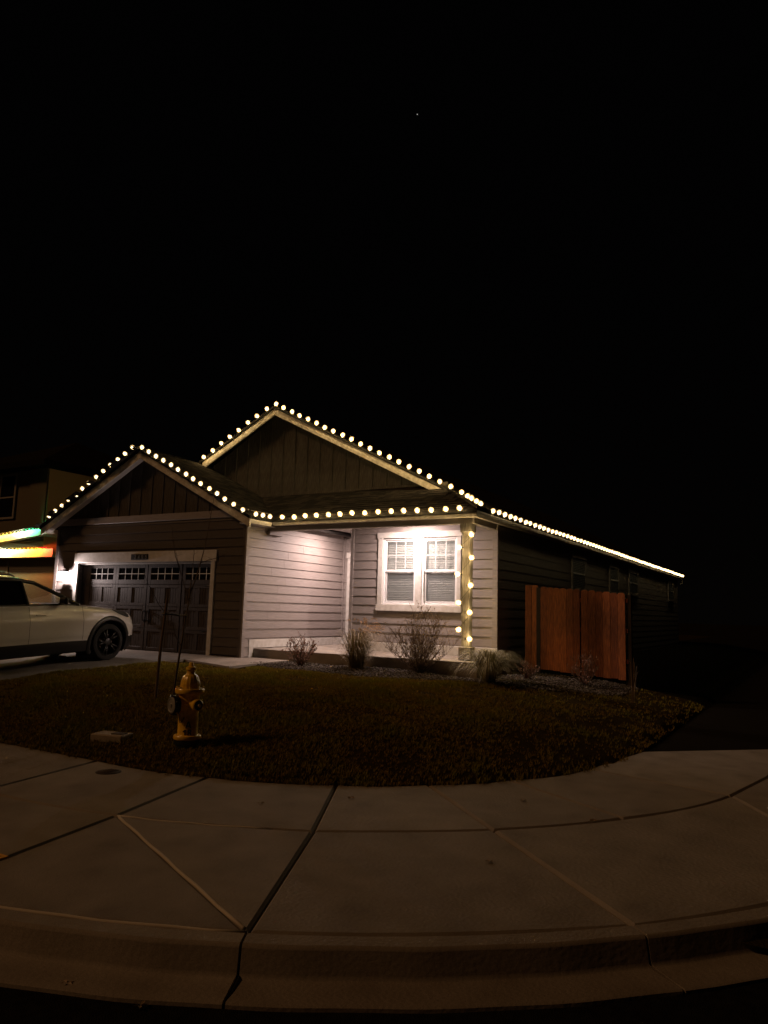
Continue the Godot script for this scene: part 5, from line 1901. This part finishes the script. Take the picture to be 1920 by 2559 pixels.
# ------------------------------------------------------------------ staked young tree
func young_tree() -> void:
	var rv := Vector3(0.863, 0, -0.5045)
	var dv := Vector3(0.5045, 0, 0.863)
	var at := Vector3(-7.66, 0.47, -7.47)
	var t := thing("young_tree", "thin bare young tree behind the hydrant", "tree", at)
	var S := 0.001347
	var pt := func(x: float, y: float, d := 0.0) -> Vector3:
		# picture offsets measured from the tree's foot, laid out on the plane through the trunk
		return rv * ((x - 215.0) * S) + Vector3(0, (2150.0 - y) * S, 0) + dv * d
	var st := mk(true)
	tube(st, [pt.call(213, 2200), pt.call(228, 1990), pt.call(243, 1830, 0.01), pt.call(258, 1660), pt.call(270, 1560, -0.01), pt.call(284, 1400), pt.call(300, 1290), pt.call(318, 1150), pt.call(328, 960)], 0.017, 0.010, 8)
	put(t, "trunk", st, mats.bark, true)
	var limbs := [
		[[328, 960, 0], [340, 800, 0.03], [350, 650, 0.05], [346, 560, 0.08]],
		[[322, 1080, 0], [362, 930, -0.04], [398, 750, -0.08], [425, 600, -0.1], [440, 470, -0.12], [462, 280, -0.13], [480, 120, -0.14], [492, 10, -0.15]],
		[[400, 748, -0.08], [470, 715, -0.14], [540, 690, -0.2], [640, 632, -0.26]],
		[[262, 1600, 0], [225, 1520, 0.06], [198, 1430, 0.1], [182, 1350, 0.14], [176, 1300, 0.15]],
		[[318, 1150, 0], [285, 1010, 0.1], [250, 870, 0.16], [215, 740, 0.2], [196, 650, 0.22]],
		[[250, 870, 0.16], [200, 700, 0.25], [165, 470, 0.3], [158, 400, 0.3]],
		[[305, 1250, 0], [290, 1130, -0.1], [283, 1000, -0.15]],
		[[335, 1140, 0], [350, 1090, 0.1], [372, 1030, 0.16]],
	]
	for L in limbs:
		st = mk(true)
		var P := []
		for q in L:
			P.append(pt.call(q[0], q[1], q[2]))
		tube(st, P, 0.010 if L.size() > 5 else 0.006, 0.0025, 6)
		# short spur twigs
		for i in P.size() - 1:
			for k in 2:
				var o: Vector3 = P[i].lerp(P[i + 1], rng.randf())
				var d := Vector3(rng.randf_range(-1, 1), rng.randf_range(0.2, 1.0), rng.randf_range(-1, 1)).normalized()
				tube(st, [o, o + d * rng.randf_range(0.03, 0.14)], 0.0022, 0.001, 4)
		put(t, "branch", st, mats.bark, true)
	var s := thing("tree_stake", "dark wooden stake with a tie strap, left of the thin young tree", "stake", at + pt.call(38, 2140))
	st = mk()
	tube(st, [Vector3(0, -0.1, 0), rv * 0.022 + Vector3(0, 0.56, 0), rv * 0.075 + Vector3(0, 1.36, 0)], 0.021, 0.019, 8)
	put(s, "stake_pole", st, mats.stake, true)
	st = mk()
	var a: Vector3 = rv * 0.065 + Vector3(0, 1.155, 0)
	tube(st, [a - rv * 0.05, a + dv * 0.03, a + rv * 0.20 + Vector3(0, -0.02, 0), a + rv * 0.305 + dv * 0.03 + Vector3(0, -0.015, 0)], 0.012, 0.012, 6)
	put(s, "tie_strap", st, mats.black, true)
	# drooping slack cord from the strap up left
	st = mk()
	tube(st, [a, a - rv * 0.10 + Vector3(0, 0.12, 0), a - rv * 0.28 + Vector3(0, 0.42, 0), a - rv * 0.36 + Vector3(0, 0.60, 0)], 0.004, 0.003, 5)
	put(s, "cord", st, mats.black, true)

# ------------------------------------------------------------------ planting
func blade(st: SurfaceTool, o: Vector3, dir: Vector3, h: float, reach: float, droop: float, w: float, c0: Color, c1: Color, n := 6) -> void:
	var side := dir.cross(Vector3.UP).normalized() * w
	var prev_l := o - side
	var prev_r := o + side
	for i in n:
		var t := (i + 1) / float(n)
		var p := o + dir * reach * pow(t, 1.3) + Vector3(0, h * sin(PI * 0.5 * minf(t * (1.0 + droop), 2.0)), 0)
		var ww := side * (1.0 - pow(t, 2.2))
		st.set_color(c0.lerp(c1, t))
		quad(st, prev_l, p - ww, p + ww, prev_r)
		prev_l = p - ww
		prev_r = p + ww

func leaf(st: SurfaceTool, o: Vector3, d: Vector3, l: float, w: float) -> void:
	var s := d.cross(Vector3(0.3, 0.8, 0.5)).normalized() * w
	var m := o + d * l * 0.5 + Vector3(0, 0.1 * l, 0)
	tri3(st, o, m + s, o + d * l)
	tri3(st, o, o + d * l, m - s)

func twiggy(t: Node3D, h: float, spread: float, stems: int, lm: Material, leaves: float, ls: float) -> void:
	var lf := mk()
	for k in stems:
		var st := mk(true)
		var a := TAU * k / stems + rng.randf_range(-0.4, 0.4)
		var out := rng.randf_range(0.15, 1.0)
		var hh := h * rng.randf_range(0.75, 1.0) * (1.0 - 0.62 * out * out)
		var tip := Vector3(cos(a) * spread * out, hh, sin(a) * spread * out)
		var P := []
		for i in 6:
			var q := i / 5.0
			P.append(Vector3(tip.x * pow(q, 0.8), tip.y * q, tip.z * pow(q, 0.8)) + Vector3(rng.randf_range(-1, 1), 0, rng.randf_range(-1, 1)) * 0.03 * q)
		tube(st, P, 0.006, 0.0022, 5)
		for i in range(1, 6):
			for m in 3:
				var o: Vector3 = P[i - 1].lerp(P[i], rng.randf())
				var b := rng.randf() * TAU
				var d := (Vector3(cos(b), rng.randf_range(0.5, 1.4), sin(b)) + tip.normalized() * 0.6).normalized()
				var L := rng.randf_range(0.1, 0.26) * h
				var e := o + d * L
				var mid := o + d * L * 0.55 + Vector3(rng.randf_range(-0.02, 0.02), 0.012, rng.randf_range(-0.02, 0.02))
				tube(st, [o, mid, e], 0.0028, 0.0014, 4)
				for q in 4:
					var bb := rng.randf() * TAU
					var dd := (Vector3(cos(bb), rng.randf_range(0.2, 1.0), sin(bb)) + d).normalized()
					var o2 := o.lerp(e, rng.randf_range(0.3, 1.0))
					if rng.randf() < leaves:
						leaf(lf, o2, dd, ls * rng.randf_range(0.7, 1.3), ls * 0.26)
					if rng.randf() < 0.5:
						tube(st, [o2, o2 + dd * L * 0.4], 0.0016, 0.001, 3)
		put(t, "stem", st, mats.twig, true)
	var o := put(t, "leaves", lf, lm, true)
	o.set_meta("kind", "stuff")

func planting() -> void:
	var spot := func(x, z): return Vector3(x, land(x, z), z)
	# tall arching grass with tan plumes
	var t := thing("ornamental_grass", "tall arching ornamental grass with tan plumes before the porch", "ornamental grass", spot.call(-7.95, -12.6))
	var st := mk()
	for i in 900:
		var a := rng.randf() * TAU
		var o := Vector3(cos(a), 0, sin(a)) * rng.randf() * 0.15
		var d := (Vector3(cos(a), 0, sin(a)) + Vector3(0.62, 0, -0.25)).normalized()
		var g := rng.randf()
		blade(st, o, d, rng.randf_range(0.28, 0.80), rng.randf_range(0.10, 0.85), rng.randf_range(0.05, 0.75), 0.0034, Color(0.085, 0.075, 0.025).lerp(Color(0.2, 0.14, 0.06), g), Color(0.17, 0.13, 0.05).lerp(Color(0.36, 0.26, 0.13), g))
	put(t, "blades", st, mats.strap_leaf, true).set_meta("kind", "stuff")
	st = mk()
	for i in 34:
		var a := rng.randf() * TAU
		var d := (Vector3(cos(a) * 0.8, 0, sin(a) * 0.8) + Vector3(0.55, 0, -0.25)).normalized()
		var h := rng.randf_range(0.72, 1.0)
		var reach := rng.randf_range(0.15, 0.55)
		blade(st, Vector3.ZERO, d, h, reach, 0.15, 0.0022, Color(0.2, 0.15, 0.07), Color(0.4, 0.28, 0.16))
		for q in 46:
			var tt := rng.randf_range(0.74, 1.02)
			var p := d * reach * pow(tt, 1.3) + Vector3(0, h * sin(PI * 0.5 * tt * 1.15), 0)
			var b := rng.randf() * TAU
			var dd := (Vector3(cos(b), rng.randf_range(0.4, 1.6), sin(b)) + d * 0.8).normalized()
			st.set_color(Color(0.44, 0.29, 0.18).lerp(Color(0.58, 0.42, 0.28), rng.randf()))
			leaf(st, p, dd, 0.035, 0.0022)
	put(t, "plumes", st, mats.strap_leaf, true).set_meta("kind", "stuff")
	# mounded grass right of the post
	t = thing("ornamental_grass", "low mounded pale green ornamental grass beyond the porch slab corner", "ornamental grass", spot.call(-5.1, -12.45))
	st = mk()
	for i in 900:
		var a := rng.randf() * TAU
		var d := Vector3(cos(a), 0, sin(a))
		var g := rng.randf()
		blade(st, d * rng.randf() * 0.10, d, rng.randf_range(0.28, 0.60), rng.randf_range(0.20, 0.85), rng.randf_range(0.35, 0.95), 0.0048, Color(0.10, 0.10, 0.04).lerp(Color(0.17, 0.14, 0.06), g), Color(0.30, 0.29, 0.16).lerp(Color(0.60, 0.56, 0.38), g), 7)
	put(t, "blades", st, mats.strap_leaf, true).set_meta("kind", "stuff")
	# thin upright tuft at the fence's right end
	t = thing("ornamental_grass", "thin dark upright grass tuft at the right end of the fence", "ornamental grass", spot.call(-2.80, -13.2))
	st = mk()
	for i in 34:
		var a := rng.randf() * TAU
		var d := Vector3(cos(a), 0, sin(a))
		blade(st, d * rng.randf() * 0.06, d, rng.randf_range(0.35, 0.8), rng.randf_range(0.05, 0.34), 0.2, 0.0025, Color(0.12, 0.08, 0.04), Color(0.2, 0.13, 0.07))
	put(t, "blades", st, mats.strap_leaf, true).set_meta("kind", "stuff")
	# shrubs
	t = thing("shrub", "large twiggy shrub with tiny leaves before the porch window", "shrub", spot.call(-6.68, -12.85))
	twiggy(t, 1.32, 0.72, 46, mats.leaf_dry, 0.75, 0.034)
	t = thing("shrub", "small reddish shrub at the left end of the gravel bed", "shrub", spot.call(-9.15, -12.35))
	twiggy(t, 0.68, 0.48, 20, mats.leaf_red, 0.75, 0.04)
	t = thing("shrub", "low dark shrub between mounded grass and fence", "shrub", spot.call(-4.85, -13.7))
	twiggy(t, 0.38, 0.26, 11, mats.leaf_red, 0.6, 0.034)
	t = thing("shrub", "sparse pinkish leaved shrub in front of the fence", "shrub", spot.call(-3.88, -14.2))
	twiggy(t, 0.70, 0.34, 12, mats.leaf_red, 0.5, 0.042)

# ------------------------------------------------------------------ small things
func small_things() -> void:
	var st := mk()
	lathe(st, [Vector2(0.0, 0.008), Vector2(0.10, 0.008), Vector2(0.105, 0.005), Vector2(0.108, -0.01)], 28)
	for k in 6:
		box(st, Vector3(0, 0.010, -0.07 + k * 0.028), Vector3(0.11, 0.006, 0.008))
	var v := thing("valve_cover", "small round rusty iron valve cover set in the pavement", "valve cover", Vector3(-5.97, 0.15, -5.05))
	put(v, "lid", st, mats.iron, true)
	st = mk()
	lathe(st, [Vector2(0.118, -0.01), Vector2(0.118, 0.004), Vector2(0.109, 0.004)], 28)
	put(v, "collar", st, mats.rubber, true)
	var mb := thing("meter_box", "pale concrete meter box lid half sunk in the lawn left of the hydrant", "meter box", Vector3(-6.86, 0.275, -5.82))
	mb.rotation.y = 0.25
	st = mk()
	box(st, Vector3(0, 0.0, 0), Vector3(0.40, 0.10, 0.24), 0.012)
	put(mb, "lid", st, mats.lid, true)
	put(mb, "lid_plate", bx(Vector3(0.09, 0.053, 0.0), Vector3(0.14, 0.012, 0.12), 0.004), mats.iron, true)
	var tp := thing("tactile_plate", "orange yellow tactile plate at the left edge of the pavement", "tactile plate", Vector3(-4.92, 0.152, -2.78))
	st = mk()
	box(st, Vector3(0, 0.004, 0), Vector3(0.9, 0.012, 0.56), 0.003)
	for i in 15:
		for j in 9:
			box(st, Vector3(-0.41 + i * 0.058, 0.012, -0.235 + j * 0.058), Vector3(0.026, 0.008, 0.026), 0.003)
	put(tp, "domed_plate", st, mats.sign_yellow, true)
	# fallen leaves
	var lm := mk()
	for i in 5:
		leaf(lm, Vector3.ZERO, Vector3(cos(i * 1.2 - 2.4), 0.12, sin(i * 1.2 - 2.4)).normalized(), 0.035, 0.010)
	var mesh := commit(lm)
	for q in [[-5.42, -5.28, "by the inner pavement edge near the hydrant"], [-2.30, -6.42, "on the inner slab at centre right"], [-1.93, -4.75, "on the broad slab nearest the kerb"], [-1.63, -6.15, "beside the curved joint on the right"], [-3.55, -5.6, "on the slab below the lawn's centre"], [-2.64, -2.50, "in the gutter left of the kerb crack"], [-3.06, -2.44, "farthest left in the gutter"], [-4.05, -5.0, "on the slab left of the long joint"]]:
		var o := put(self, "fallen_leaf", mesh, mats.leaf_dry)
		o.position = Vector3(q[0], 0.155 if q[1] < -2.6 else 0.016, q[1])
		o.rotation.y = rng.randf() * TAU
		tag(o, "small brown fallen leaf " + q[2], "leaf", "fallen leaves on the pavement")
	st = mk(true)
	lathe(st, [Vector2(0.01, -0.30), Vector2(0.21, -0.21), Vector2(0.30, 0), Vector2(0.21, 0.21), Vector2(0.01, 0.30)], 10)
	var star := put(self, "star", st, mats.star_glow)
	star.position = Vector3(-218.5, 332.4, -400.0)
	tag(star, "single faint star high in the black sky", "star")
